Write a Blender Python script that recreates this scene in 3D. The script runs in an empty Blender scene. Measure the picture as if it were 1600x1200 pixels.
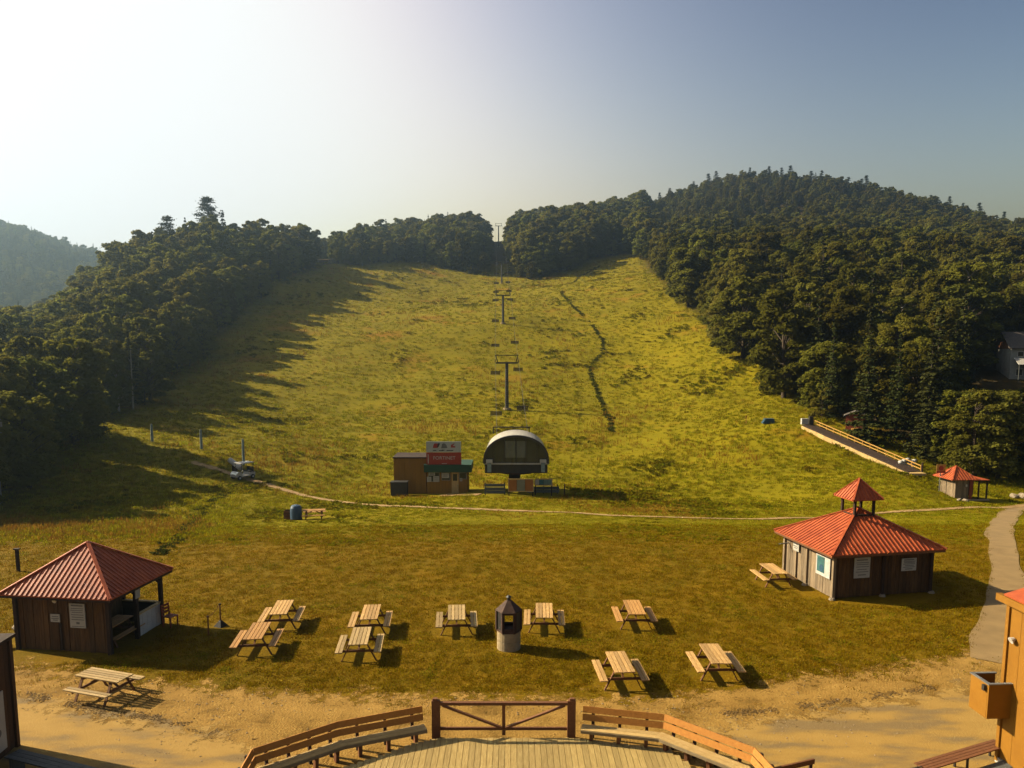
import bpy, bmesh, math, random
import numpy as np
from mathutils import Vector, Matrix, Euler

random.seed(7)
rng = np.random.default_rng(7)
R = math.radians
scene = bpy.context.scene
COL = scene.collection

# ------------------------------------------------------------------ camera
F_PX, W_PX, HORIZON = 1200.0, 1600.0, 540.0
PITCH = R(7.0)
CAM = np.array([0.0, 0.0, 12.0])
PPV = HORIZON + F_PX * math.tan(PITCH)          # row of the principal point
cam_d = bpy.data.cameras.new("camera")
cam_d.sensor_fit = 'HORIZONTAL'
cam_d.sensor_width = 36.0
cam_d.lens = 36.0 * F_PX / W_PX
cam_d.shift_y = (PPV - 600.0) / W_PX
cam_d.clip_end = 6000
cam_d.clip_start = 0.5
cam = bpy.data.objects.new("camera", cam_d)
cam.location = CAM
cam.rotation_euler = (R(90) - PITCH, 0, 0)
COL.objects.link(cam)
scene.camera = cam

# ------------------------------------------------------------------ sky and sun
SUN_EL, SUN_BACK = R(30.5), R(17.0)             # sun stands left of the view, a little ahead of the camera
sun_dir = Vector((-math.cos(SUN_BACK) * math.cos(SUN_EL), math.sin(SUN_BACK) * math.cos(SUN_EL), math.sin(SUN_EL)))
world = bpy.data.worlds.new("World")
scene.world = world
world.use_nodes = True
wn = world.node_tree.nodes
bg = wn["Background"]
sky = wn.new("ShaderNodeTexSky")
sky.sky_type = 'NISHITA'
sky.sun_disc = False
sky.sun_elevation = SUN_EL
sky.sun_rotation = math.atan2(sun_dir.x, sun_dir.y)
sky.altitude = 200
sky.air_density = 1.0
sky.dust_density = 6.0
sky.ozone_density = 1.0
# the hazy sky is contrastier than the clear-air model: one even curve over the whole sky
def vscale(k):
    n_ = wn.new("ShaderNodeVectorMath"); n_.operation = 'SCALE'; n_.inputs["Scale"].default_value = k
    return n_
sk0, gam = vscale(0.2), wn.new("ShaderNodeGamma")
sk1 = wn.new("ShaderNodeVectorMath"); sk1.operation = 'MULTIPLY'; sk1.inputs[1].default_value = (40.5, 19.0, 8.1)   # even warm white balance
gam.inputs[1].default_value = 3.3
wl_ = world.node_tree.links
wl_.new(sky.outputs[0], sk0.inputs[0]); wl_.new(sk0.outputs[0], gam.inputs[0]); # highlight shoulder y = x / (1 + (x/c)^3)^(1/3), the same for the whole sky
def vop(op, a, b):
    n_ = wn.new("ShaderNodeVectorMath"); n_.operation = op
    for q_, w_ in ((0, a), (1, b)):
        if isinstance(w_, tuple): n_.inputs[q_].default_value = w_
        else: wl_.new(w_, n_.inputs[q_])
    return n_.outputs[0]
def vgam(a, g_):
    n_ = wn.new("ShaderNodeGamma"); n_.inputs[1].default_value = g_; wl_.new(a, n_.inputs[0]); return n_.outputs[0]
CEIL = 3.35
wl_.new(gam.outputs[0], sk1.inputs[0])
rel = vop('DIVIDE', sk1.outputs[0], (CEIL, CEIL, CEIL))
soft = vop('DIVIDE', sk1.outputs[0], vgam(vop('ADD', vgam(rel, 3.0), (1.0, 1.0, 1.0)), 1 / 3))
wl_.new(soft, bg.inputs[0])
bg.inputs[1].default_value = 0.1
sun_d = bpy.data.lights.new("sun", 'SUN')
sun_d.energy = 5.0
sun_d.angle = R(0.53)
sun_d.color = (1.0, 0.82, 0.55)
sun = bpy.data.objects.new("sun", sun_d)
sun.rotation_euler = sun_dir.to_track_quat('Z', 'Y').to_euler()
sun.location = (-60, 20, 60)
COL.objects.link(sun)
scene.view_settings.view_transform = 'Standard'
scene.view_settings.look = 'None'
scene.view_settings.exposure = 1.6
scene.view_settings.gamma = 1.0
scene.view_settings.use_curve_mapping = False
scene.render.engine = 'CYCLES'
scene.cycles.max_bounces = 5
scene.cycles.transparent_max_bounces = 8
scene.cycles.volume_bounces = 0

# ------------------------------------------------------------------ pixel -> world helpers (points of the photograph on the real terrain)
CT, ST = math.cos(PITCH), math.sin(PITCH)
def ray(u, v):
    a = (u - 800.0) / F_PX; b = (PPV - v) / F_PX
    d = np.array([a, CT + b * ST, -ST + b * CT])
    return d / d[1]
def PW(u, v, Y):
    return CAM + ray(u, v) * Y
def PZ(u, v, z):
    d = ray(u, v)
    return CAM + d * ((z - CAM[2]) / d[2])
def proj(p):
    p = np.atleast_2d(p) - CAM
    f = p[:, 1] * CT - p[:, 2] * ST
    up = p[:, 1] * ST + p[:, 2] * CT
    f = np.maximum(f, 1e-3)
    return np.stack([800 + F_PX * p[:, 0] / f, PPV - F_PX * up / f, f], 1)

# ------------------------------------------------------------------ numeric noise
def vnoise(x, y, scale, seed):
    x = np.asarray(x, float) / scale; y = np.asarray(y, float) / scale
    xi = np.floor(x).astype(np.int64); yi = np.floor(y).astype(np.int64)
    fx = x - xi; fy = y - yi
    fx = fx * fx * (3 - 2 * fx); fy = fy * fy * (3 - 2 * fy)
    def h(i, j):
        n = (i * 374761393 + j * 668265263 + seed * 974634541) & 0xFFFFFFFF
        n = ((n ^ (n >> 13)) * 1274126177) & 0xFFFFFFFF
        n = n ^ (n >> 16)
        return (n & 0xFFFF) / 65535.0
    return (h(xi, yi) * (1 - fx) + h(xi + 1, yi) * fx) * (1 - fy) + (h(xi, yi + 1) * (1 - fx) + h(xi + 1, yi + 1) * fx) * fy - 0.5
def sstep(a, b, x):
    t = np.clip((np.asarray(x, float) - a) / (b - a), 0, 1)
    return t * t * (3 - 2 * t)

# ------------------------------------------------------------------ terrain
CTRL = [
 # lift line
 (790,790,72),(790,768,85),(790,700,112),(790,640,143),(790,570,180),(786,505,218),(785,470,270),(784,443,330),(784,428,365),(778,390,450),(778,378,520),
 # left meadow and its edge
 (487,808,66),(380,748,86),(240,695,95),(315,705,92),(150,690,92),(60,770,70),(0,790,66),(-150,800,62),
 (300,650,118),(450,640,138),(600,640,143),(600,560,183),(450,560,178),(330,600,148),(250,640,118),
 (550,505,222),(640,450,310),(520,415,340),(600,412,360),(450,470,255),(665,412,375),
 # left wooded ridge
 (210,600,140),(300,520,200),(330,406,300),(420,418,310),(265,432,270),(200,468,240),(130,535,195),(100,565,180),(60,605,155),(0,645,125),(-150,670,110),
 (140,512,240),(100,562,230),(60,595,220),(0,615,215),(-150,625,215),(180,470,252),(200,480,330),(130,532,300),(60,568,300),(0,588,300),(-150,570,300),(265,455,420),(330,440,430),(420,420,430),(200,485,450),(100,522,450),(0,540,450),(-150,520,450),(100,505,600),(0,510,600),(220,470,620),(330,440,600),(470,425,430),
 # right meadow and its edge
 (1165,562,160),(1230,640,120),(1258,668,105),(1430,744,80),(1510,780,79),(1600,795,72),(1750,800,70),(1000,640,140),(1100,640,132),
 (1000,560,183),(1080,520,190),(900,505,220),(950,432,330),(1000,405,370),(900,442,330),(1100,700,105),(1000,770,84),(1200,770,80),(1000,700,110),
 (1350,700,97),(1500,725,96),(1600,725,96),
 # right hill
 (1010,430,300),(1100,425,330),(1150,290,600),(1000,338,570),(1300,300,580),(1450,330,540),(1600,378,480),(1800,440,450),
 (1200,455,230),(1300,455,230),(1400,510,180),(1550,530,170),(1550,440,300),(1300,385,400),(1100,372,450),(1750,560,150),(1585,592,130),
 # ridge behind the meadow
 (600,398,430),(700,376,450),(850,374,450),(930,360,500),(540,405,420),
 # far hill on the left
 (0,374,760),(-200,350,760),(70,404,750),(130,432,760),(220,452,820),(330,445,850),
]
pts = [PW(u, v, Y) for u, v, Y in CTRL]
for x in (-70, -35, -15, 0, 15, 35, 70):
    for y in (-120, -60, 0, 18, 34, 43):
        pts.append(np.array([x, y, 0.0]))
for p in [(-100,760,25),(40,800,45),(-600,500,40),(-400,300,6),(-250,120,2),(-300,0,0),(300,60,0),(300,150,20),(450,300,70),(350,900,90),(700,800,90),(700,300,80),(0,1100,60),(-500,1100,120),(600,1150,90),(-900,900,150),(900,600,100),(-700,-100,0),(700,-100,0)]:
    pts.append(np.array(p, float))
pts = np.array(pts)
def tps_k(d2):
    return np.where(d2 > 0, 0.5 * d2 * np.log(np.maximum(d2, 1e-9)), 0.0)
SC = 100.0
P2 = pts[:, :2] / SC
n = len(P2)
K = tps_k(((P2[:, None] - P2[None]) ** 2).sum(-1)) + np.eye(n) * 0.004
Q = np.c_[np.ones(n), P2]
A = np.block([[K, Q], [Q.T, np.zeros((3, 3))]])
SOL = np.linalg.solve(A, np.r_[pts[:, 2], np.zeros(3)])
def tps(x, y):
    X = np.stack([np.ravel(x), np.ravel(y)], 1) / SC
    out = np.zeros(len(X))
    for i in range(0, len(X), 20000):
        c = X[i:i + 20000]
        out[i:i + 20000] = tps_k(((c[:, None] - P2[None]) ** 2).sum(-1)) @ SOL[:n] + SOL[n] + c @ SOL[n + 1:]
    return out.reshape(np.shape(x))
def graded(core0, core1, step, lo, hi, grow):
    a = list(np.arange(core0, core1 + 1e-6, step))
    s, x = step, core1
    while x < hi:
        s *= grow; x += s; a.append(x)
    s, x = step, core0
    while x > lo:
        s *= grow; x -= s; a.insert(0, x)
    return np.array(a)
GX = graded(-34, 34, 0.5, -950, 950, 1.035)
GY = graded(14, 60, 0.5, -130, 1180, 1.018)
XX, YY = np.meshgrid(GX, GY)
ZZ = tps(XX, YY)
ZZ *= sstep(38, 50, YY + 4 * vnoise(XX, YY, 14, 3))
far = sstep(46, 75, YY)
ZZ += far * (1.0 * vnoise(XX, YY, 22, 11) + 0.55 * vnoise(XX, YY, 9, 12) + 0.28 * vnoise(XX, YY, 4.5, 13))
ZZ += sstep(32, 42, YY) * 0.08 * vnoise(XX, YY, 6, 17)
# the low bank at the far side of the lawn
def H(x, y):
    x = np.asarray(x, float); y = np.asarray(y, float)
    i = np.clip(np.searchsorted(GX, x) - 1, 0, len(GX) - 2); j = np.clip(np.searchsorted(GY, y) - 1, 0, len(GY) - 2)
    fx = (x - GX[i]) / (GX[i + 1] - GX[i]); fy = (y - GY[j]) / (GY[j + 1] - GY[j])
    return (ZZ[j, i] * (1 - fx) + ZZ[j, i + 1] * fx) * (1 - fy) + (ZZ[j + 1, i] * (1 - fx) + ZZ[j + 1, i + 1] * fx) * fy
def G(u, v):
    """ground point seen at a pixel"""
    d = ray(u, v)
    Y = np.concatenate([np.arange(8, 120, 0.1), np.arange(120, 1100, 0.4)])
    x = d[0] * Y; z = CAM[2] + d[2] * Y
    k = np.argmax(H(x, Y) > z)
    if H(x[k], Y[k]) <= z[k]: k = len(Y) - 1
    return np.array([x[k], Y[k], float(H(x[k], Y[k]))])

# ------------------------------------------------------------------ materials
def new_mat(name):
    m = bpy.data.materials.new(name); m.use_nodes = True
    return m, m.node_tree.nodes, m.node_tree.links, m.node_tree.nodes["Principled BSDF"]
TONE = 0.72      # every base colour is kept real-world dark; the exposure above brings the picture up
def ramp(nd, stops):
    stops = [(p_, tuple(c * TONE for c in c_)) for p_, c_ in stops]
    r = nd.new("ShaderNodeValToRGB")
    els = r.color_ramp.elements
    els[0].position, els[0].color = stops[0][0], (*stops[0][1], 1)
    els[1].position, els[1].color = stops[1][0], (*stops[1][1], 1)
    for p, c in stops[2:]:
        e = els.new(p); e.color = (*c, 1)
    return r
ALB = 0.62      # the picture is exposed about a stop over
def pmat(name, c1, c2, scale=3.0, rough=0.8, bump=0.15, stretch=(1, 1, 1), metal=0.0, rand=0.0, detail=5, spec=0.3, bscale=None, gen=False):
    c1 = tuple(c * ALB for c in c1); c2 = tuple(c * ALB for c in c2)
    m, nd, lk, bs = new_mat(name)
    tc = nd.new("ShaderNodeTexCoord"); mp = nd.new("ShaderNodeMapping")
    mp.inputs["Scale"].default_value = stretch
    lk.new(tc.outputs["Object"], mp.inputs[0])
    oi = nd.new("ShaderNodeObjectInfo")
    off = nd.new("ShaderNodeVectorMath"); off.operation = 'MULTIPLY_ADD'
    lk.new(oi.outputs["Random"], off.inputs[0]); off.inputs[1].default_value = (37, 17, 23)
    lk.new(mp.outputs[0], off.inputs[2])
    no = nd.new("ShaderNodeTexNoise"); no.inputs["Scale"].default_value = scale; no.inputs["Detail"].default_value = detail
    no.inputs["Roughness"].default_value = 0.65
    lk.new(off.outputs[0], no.inputs["Vector"])
    rp = ramp(nd, [(0.3, c1), (0.7, c2)])
    lk.new(no.outputs[0], rp.inputs[0])
    colout = rp.outputs[0]
    if rand:
        hs = nd.new("ShaderNodeHueSaturation")
        mr = nd.new("ShaderNodeMapRange"); mr.inputs[3].default_value = 1 - rand; mr.inputs[4].default_value = 1 + rand
        lk.new(oi.outputs["Random"], mr.inputs[0]); lk.new(mr.outputs[0], hs.inputs["Value"])
        lk.new(colout, hs.inputs["Color"]); colout = hs.outputs[0]
    lk.new(colout, bs.inputs["Base Color"])
    bs.inputs["Roughness"].default_value = rough; bs.inputs["Metallic"].default_value = metal
    bs.inputs["Specular IOR Level"].default_value = spec
    if bump:
        bn = nd.new("ShaderNodeBump"); bn.inputs["Strength"].default_value = bump; bn.inputs["Distance"].default_value = 0.05
        lk.new(no.outputs[0], bn.inputs["Height"]); lk.new(bn.outputs[0], bs.inputs["Normal"])
    return m
M = {}
M['pine'] = pmat("sunbleached_pine", (0.52, 0.275, 0.075), (0.84, 0.54, 0.21), 4, 0.75, 0.2, (8, 1, 8), rand=0.26)
M['table_frame'] = pmat("stained_frame_wood", (0.16, 0.06, 0.02), (0.28, 0.12, 0.04), 5, 0.8, 0.2, rand=0.1)
M['deck'] = pmat("deck_board", (0.42, 0.285, 0.085), (0.66, 0.475, 0.17), 3, 0.75, 0.25, (9, 0.8, 9), rand=0.16)
M['bench_seat'] = pmat("bench_seat_board", (0.62, 0.41, 0.14), (0.82, 0.57, 0.23), 3, 0.75, 0.2, (2, 2, 2), rand=0.12)
M['stain'] = pmat("brown_stained_wood", (0.20, 0.075, 0.025), (0.30, 0.12, 0.04), 4, 0.7, 0.2, (3, 3, 3), rand=0.12)
M['stain_orange'] = pmat("orange_stained_wood", (0.46, 0.19, 0.04), (0.60, 0.27, 0.06), 4, 0.7, 0.2, (3, 3, 3), rand=0.08)
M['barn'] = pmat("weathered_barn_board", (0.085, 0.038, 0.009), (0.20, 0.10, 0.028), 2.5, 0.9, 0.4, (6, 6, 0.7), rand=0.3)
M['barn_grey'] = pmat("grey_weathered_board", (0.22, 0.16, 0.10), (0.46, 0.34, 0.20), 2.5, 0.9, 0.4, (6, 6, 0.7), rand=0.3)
M['dark_wood'] = pmat("dark_post_wood", (0.035, 0.018, 0.01), (0.07, 0.035, 0.018), 4, 0.85, 0.2, rand=0.1)
M['roof'] = pmat("red_sheet_metal", (0.44, 0.085, 0.03), (0.76, 0.18, 0.055), 1.8, 0.5, 0.03, rand=0.03, spec=0.25)
M['white'] = pmat("white_paint", (0.62, 0.60, 0.54), (0.78, 0.76, 0.70), 3, 0.6, 0.05)
M['paper'] = pmat("pale_poster_board", (0.58, 0.56, 0.48), (0.68, 0.66, 0.58), 2, 0.6, 0.0)
M['ink'] = pmat("grey_ink", (0.16, 0.16, 0.15), (0.24, 0.23, 0.22), 2, 0.7, 0.0)
M['teal'] = pmat("teal_print", (0.03, 0.12, 0.14), (0.10, 0.28, 0.26), 3, 0.6, 0.0)
M['blue'] = pmat("blue_plastic", (0.05, 0.11, 0.19), (0.09, 0.17, 0.27), 3, 0.5, 0.03)
M['steel_dark'] = pmat("dark_painted_steel", (0.03, 0.028, 0.025), (0.055, 0.05, 0.045), 3, 0.5, 0.05, spec=0.4)
M['steel'] = pmat("galvanised_steel", (0.28, 0.28, 0.27), (0.40, 0.40, 0.38), 4, 0.45, 0.05, metal=0.4)
M['rust'] = pmat("rusty_steel", (0.05, 0.028, 0.02), (0.13, 0.06, 0.035), 5, 0.8, 0.2)
M['concrete'] = pmat("pale_concrete", (0.46, 0.35, 0.19), (0.64, 0.49, 0.28), 4, 0.9, 0.3, rand=0.1)
M['stone'] = pmat("pale_field_stone", (0.26, 0.20, 0.13), (0.46, 0.37, 0.26), 4, 0.9, 0.5, rand=0.15)
M['pane_grey'] = pmat("grey_window_glass", (0.16, 0.18, 0.16), (0.22, 0.24, 0.21), 1, 0.2, 0.0, spec=0.5)
M['terminal_glass'] = pmat("tinted_glazing", (0.055, 0.065, 0.055), (0.085, 0.095, 0.08), 1, 0.15, 0.0, spec=0.5)
M['glass_dark'] = pmat("dark_glazing", (0.03, 0.035, 0.032), (0.05, 0.055, 0.05), 1, 0.18, 0.0, spec=0.5)
M['lens'] = pmat("lamp_glass", (0.75, 0.72, 0.65), (0.85, 0.82, 0.75), 2, 0.3, 0.0)
M['red_sign'] = pmat("red_sign_board", (0.42, 0.045, 0.025), (0.50, 0.065, 0.035), 2, 0.5, 0.0)
M['red_ink'] = pmat("red_print", (0.45, 0.04, 0.03), (0.5, 0.06, 0.04), 2, 0.5, 0.0)
M['black_ink'] = pmat("black_print", (0.03, 0.03, 0.03), (0.05, 0.05, 0.05), 2, 0.5, 0.0)
M['sign_white'] = pmat("white_sign_board", (0.52, 0.56, 0.52), (0.64, 0.67, 0.62), 2, 0.5, 0.0)
M['green'] = pmat("dark_green_fascia", (0.018, 0.08, 0.045), (0.03, 0.11, 0.06), 2, 0.6, 0.05)
M['brown_panel'] = pmat("brown_painted_siding", (0.34, 0.165, 0.012), (0.44, 0.215, 0.018), 1.5, 0.7, 0.1, (1, 1, 0.3), rand=0.06)
M['orange_wall'] = pmat("ochre_painted_siding", (0.34, 0.145, 0.004), (0.42, 0.185, 0.006), 2, 0.65, 0.06, rand=0.03)
M['orange_panel'] = pmat("orange_notice_panel", (0.45, 0.16, 0.03), (0.55, 0.21, 0.04), 2, 0.6, 0.0)
M['grey_panel'] = pmat("grey_notice_panel", (0.26, 0.26, 0.18), (0.36, 0.35, 0.24), 2, 0.6, 0.0)
M['green_panel'] = pmat("grey_green_panel", (0.14, 0.24, 0.20), (0.24, 0.34, 0.29), 2, 0.6, 0.0)
M['yellow'] = pmat("yellow_safety_rail", (0.62, 0.32, 0.05), (0.74, 0.42, 0.10), 3, 0.6, 0.05)
M['rubber'] = pmat("black_rubber", (0.015, 0.015, 0.015), (0.03, 0.028, 0.025), 6, 0.8, 0.1)
M['chair_seat'] = pmat("dark_chair_slats", (0.05, 0.03, 0.025), (0.09, 0.05, 0.035), 3, 0.6, 0.1)
M['hood_white'] = pmat("white_hood_shell", (0.62, 0.58, 0.48), (0.74, 0.70, 0.60), 1, 0.4, 0.02)
M['red_paint'] = pmat("red_barn_paint", (0.30, 0.055, 0.02), (0.42, 0.09, 0.035), 2, 0.75, 0.1, rand=0.1)
M['cart_body'] = pmat("cream_cart_body", (0.66, 0.62, 0.54), (0.76, 0.72, 0.64), 2, 0.35, 0.0)
M['shingle'] = pmat("grey_roof_shingle", (0.10, 0.09, 0.08), (0.20, 0.17, 0.14), 3, 0.9, 0.3)
M['slatgrey'] = pmat("grey_plank", (0.10, 0.11, 0.10), (0.19, 0.20, 0.19), 3, 0.8, 0.2, (2, 8, 8), rand=0.1)
M['teal_pad'] = pmat("faded_teal_padding", (0.22, 0.32, 0.31), (0.46, 0.54, 0.50), 2, 0.7, 0.1, (1, 1, 2))
M['pebble'] = pmat("pebble_stone", (0.30, 0.20, 0.10), (0.60, 0.45, 0.26), 2, 0.9, 0.2, rand=0.3)
M['house_wall'] = pmat("pale_house_siding", (0.34, 0.36, 0.33), (0.46, 0.47, 0.43), 2, 0.8, 0.1, rand=0.06)
M['near_black'] = pmat("dark_brown_siding", (0.075, 0.032, 0.012), (0.12, 0.055, 0.022), 3, 0.8, 0.2, (3, 3, 0.6), rand=0.2)
M['clod'] = pmat("dark_turf_clod", (0.16, 0.09, 0.022), (0.32, 0.19, 0.05), 3, 0.95, 0.3, rand=0.3)
M['bench_apron'] = pmat("weathered_bench_edge", (0.26, 0.19, 0.10), (0.38, 0.29, 0.16), 3, 0.8, 0.2, rand=0.1)
M['hose'] = pmat("blue_tarp", (0.03, 0.09, 0.16), (0.05, 0.14, 0.22), 3, 0.6, 0.1)

def leaf_mat(name, c1, c2, trans=0.35, rv=0.25, hue=0.03, tscale=6.0):
    m, nd, lk, bs = new_mat(name)
    tc = nd.new("ShaderNodeTexCoord")
    no = nd.new("ShaderNodeTexNoise"); no.inputs["Scale"].default_value = tscale; no.inputs["Detail"].default_value = 2
    lk.new(tc.outputs["Object"], no.inputs["Vector"])
    rp = ramp(nd, [(0.35, c1), (0.65, c2)])
    lk.new(no.outputs[0], rp.inputs[0])
    oi = nd.new("ShaderNodeObjectInfo")
    hs = nd.new("ShaderNodeHueSaturation")
    mr = nd.new("ShaderNodeMapRange"); mr.inputs[3].default_value = 1 - rv; mr.inputs[4].default_value = 1 + rv
    lk.new(oi.outputs["Random"], mr.inputs[0]); lk.new(mr.outputs[0], hs.inputs["Value"])
    mu = nd.new("ShaderNodeMath"); mu.operation = 'MULTIPLY'; mu.inputs[1].default_value = 13.7
    fr = nd.new("ShaderNodeMath"); fr.operation = 'FRACT'
    lk.new(oi.outputs["Random"], mu.inputs[0]); lk.new(mu.outputs[0], fr.inputs[0])
    mh = nd.new("ShaderNodeMapRange"); mh.inputs[3].default_value = 0.5 - hue; mh.inputs[4].default_value = 0.5 + hue
    lk.new(fr.outputs[0], mh.inputs[0]); lk.new(mh.outputs[0], hs.inputs["Hue"])
    lk.new(rp.outputs[0], hs.inputs["Color"])
    df = nd.new("ShaderNodeBsdfDiffuse"); tr = nd.new("ShaderNodeBsdfTranslucent"); mx = nd.new("ShaderNodeMixShader")
    mx.inputs[0].default_value = trans
    lk.new(hs.outputs[0], df.inputs[0]); lk.new(hs.outputs[0], tr.inputs[0])
    lk.new(df.outputs[0], mx.inputs[1]); lk.new(tr.outputs[0], mx.inputs[2])
    lk.new(mx.outputs[0], nd["Material Output"].inputs[0])
    nd.remove(bs)
    return m
M['leaf'] = leaf_mat("broad_leaf_foliage", (0.094, 0.092, 0.012), (0.160, 0.146, 0.020), 0.48, 0.32, 0.018, 0.5)
M['leaf_pale'] = leaf_mat("pale_green_foliage", (0.135, 0.137, 0.021), (0.215, 0.205, 0.034), 0.50, 0.28, 0.02, 0.5)
M['needle'] = leaf_mat("conifer_needles", (0.040, 0.046, 0.014), (0.068, 0.072, 0.020), 0.2, 0.2, 0.02, 0.8)
M['grass_blade'] = leaf_mat("meadow_grass", (0.162, 0.153, 0.003), (0.245, 0.212, 0.005), 0.45, 0.35, 0.03, 3)
M['weed'] = leaf_mat("broad_weeds", (0.13, 0.122, 0.003), (0.19, 0.162, 0.005), 0.42, 0.3, 0.03, 3)
M['dry_grass'] = leaf_mat("dry_seed_heads", (0.22, 0.125, 0.012), (0.30, 0.17, 0.02), 0.35, 0.3, 0.02, 3)
M['lawn_blade'] = leaf_mat("mown_grass", (0.175, 0.112, 0.002), (0.235, 0.152, 0.003), 0.40, 0.3, 0.025, 3)
M['dark_weed'] = leaf_mat("dark_ditch_weeds", (0.045, 0.055, 0.010), (0.075, 0.08, 0.012), 0.25, 0.3, 0.02, 3)
M['bark'] = pmat("grey_brown_bark", (0.05, 0.035, 0.022), (0.12, 0.085, 0.055), 3, 0.95, 0.5, (4, 4, 0.8), rand=0.3)
M['birch'] = pmat("pale_birch_bark", (0.30, 0.24, 0.17), (0.55, 0.47, 0.36), 3, 0.9, 0.2, (1, 1, 3))

def ground_mat():
    m, nd, lk, bs = new_mat("grass_ground")
    tc = nd.new("ShaderNodeTexCoord")
    def noise(scale, detail=4, stretch=None, rough=0.6):
        no = nd.new("ShaderNodeTexNoise"); no.inputs["Scale"].default_value = scale; no.inputs["Detail"].default_value = detail
        no.inputs["Roughness"].default_value = rough
        if stretch:
            mp = nd.new("ShaderNodeMapping"); mp.inputs["Scale"].default_value = stretch
            lk.new(tc.outputs["Object"], mp.inputs[0]); lk.new(mp.outputs[0], no.inputs["Vector"])
        else:
            lk.new(tc.outputs["Object"], no.inputs["Vector"])
        return no
    def mixc(f, a, b):
        mx = nd.new("ShaderNodeMix"); mx.data_type = 'RGBA'
        for s, val in ((mx.inputs[0], f), (mx.inputs[6], a), (mx.inputs[7], b)):
            if isinstance(val, (float, int)): s.default_value = val
            elif isinstance(val, tuple): s.default_value = (*(c * TONE for c in val), 1)
            else: lk.new(val, s)
        return mx.outputs[2]
    def band(src, lo, hi):
        mr = nd.new("ShaderNodeMapRange"); mr.inputs[1].default_value = lo; mr.inputs[2].default_value = hi
        lk.new(src, mr.inputs[0]); return mr.outputs[0]
    # mown lawn
    lawn_r = ramp(nd, [(0.30, (0.130, 0.088, 0.002)), (0.70, (0.215, 0.120, 0.003))])
    lk.new(noise(0.35, 5).outputs[0], lawn_r.inputs[0])
    lawn = mixc(band(noise(9, 4).outputs[0], 0.45, 0.75), lawn_r.outputs[0], (0.12, 0.080, 0.003))
    lawn = mixc(band(noise(2.2, 5, (1, 2.2, 1)).outputs[0], 0.58, 0.72), lawn, (0.27, 0.16, 0.012))
    # meadow
    me_r = ramp(nd, [(0.25, (0.12, 0.112, 0.002)), (0.5, (0.205, 0.172, 0.003)), (0.78, (0.275, 0.213, 0.005))])
    lk.new(noise(0.16, 7, (0.6, 1.3, 1), 0.7).outputs[0], me_r.inputs[0])
    mead = mixc(band(noise(0.9, 5, (0.6, 1.4, 1)).outputs[0], 0.52, 0.72), me_r.outputs[0], (0.158, 0.135, 0.003))
    mead = mixc(band(noise(0.07, 4).outputs[0], 0.58, 0.72), mead, (0.26, 0.135, 0.008))
    # forest floor
    ff_r = ramp(nd, [(0.3, (0.035, 0.025, 0.010)), (0.7, (0.07, 0.05, 0.015))])
    lk.new(noise(0.6, 4).outputs[0], ff_r.inputs[0])
    a1 = nd.new("ShaderNodeAttribute"); a1.attribute_name = "meadow"
    a2 = nd.new("ShaderNodeAttribute"); a2.attribute_name = "wood"
    c = mixc(a1.outputs["Fac"], lawn, mead)
    c = mixc(a2.outputs["Fac"], c, ff_r.outputs[0])
    lk.new(c, bs.inputs["Base Color"])
    bs.inputs["Roughness"].default_value = 0.95; bs.inputs["Specular IOR Level"].default_value = 0.05
    b1 = nd.new("ShaderNodeBump"); b1.inputs["Strength"].default_value = 0.6; b1.inputs["Distance"].default_value = 0.12
    lk.new(noise(7, 6, None, 0.75).outputs[0], b1.inputs["Height"])
    lk.new(b1.outputs[0], bs.inputs["Normal"])
    return m
M['ground'] = ground_mat()

def sheet_mat(name, build):
    """ground sheet whose ragged border (vertex attribute 'edge', metres inside) fades through noise"""
    m, nd, lk, bs = new_mat(name)
    tc = nd.new("ShaderNodeTexCoord")
    build(nd, lk, bs, tc)
    at = nd.new("ShaderNodeAttribute"); at.attribute_name = "edge"
    no = nd.new("ShaderNodeTexNoise"); no.inputs["Scale"].default_value = 1.6; no.inputs["Detail"].default_value = 8; no.inputs["Roughness"].default_value = 0.78
    lk.new(tc.outputs["Object"], no.inputs["Vector"])
    ad = nd.new("ShaderNodeMath"); ad.operation = 'MULTIPLY_ADD'; ad.inputs[1].default_value = 7.0; ad.inputs[2].default_value = -3.5
    lk.new(no.outputs[0], ad.inputs[0])
    sm = nd.new("ShaderNodeMath"); sm.operation = 'ADD'
    lk.new(ad.outputs[0], sm.inputs[0]); lk.new(at.outputs["Fac"], sm.inputs[1])
    mr = nd.new("ShaderNodeMapRange"); mr.inputs[1].default_value = -0.15; mr.inputs[2].default_value = 0.35
    lk.new(sm.outputs[0], mr.inputs[0])
    lk.new(mr.outputs[0], bs.inputs["Alpha"])
    return m
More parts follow.
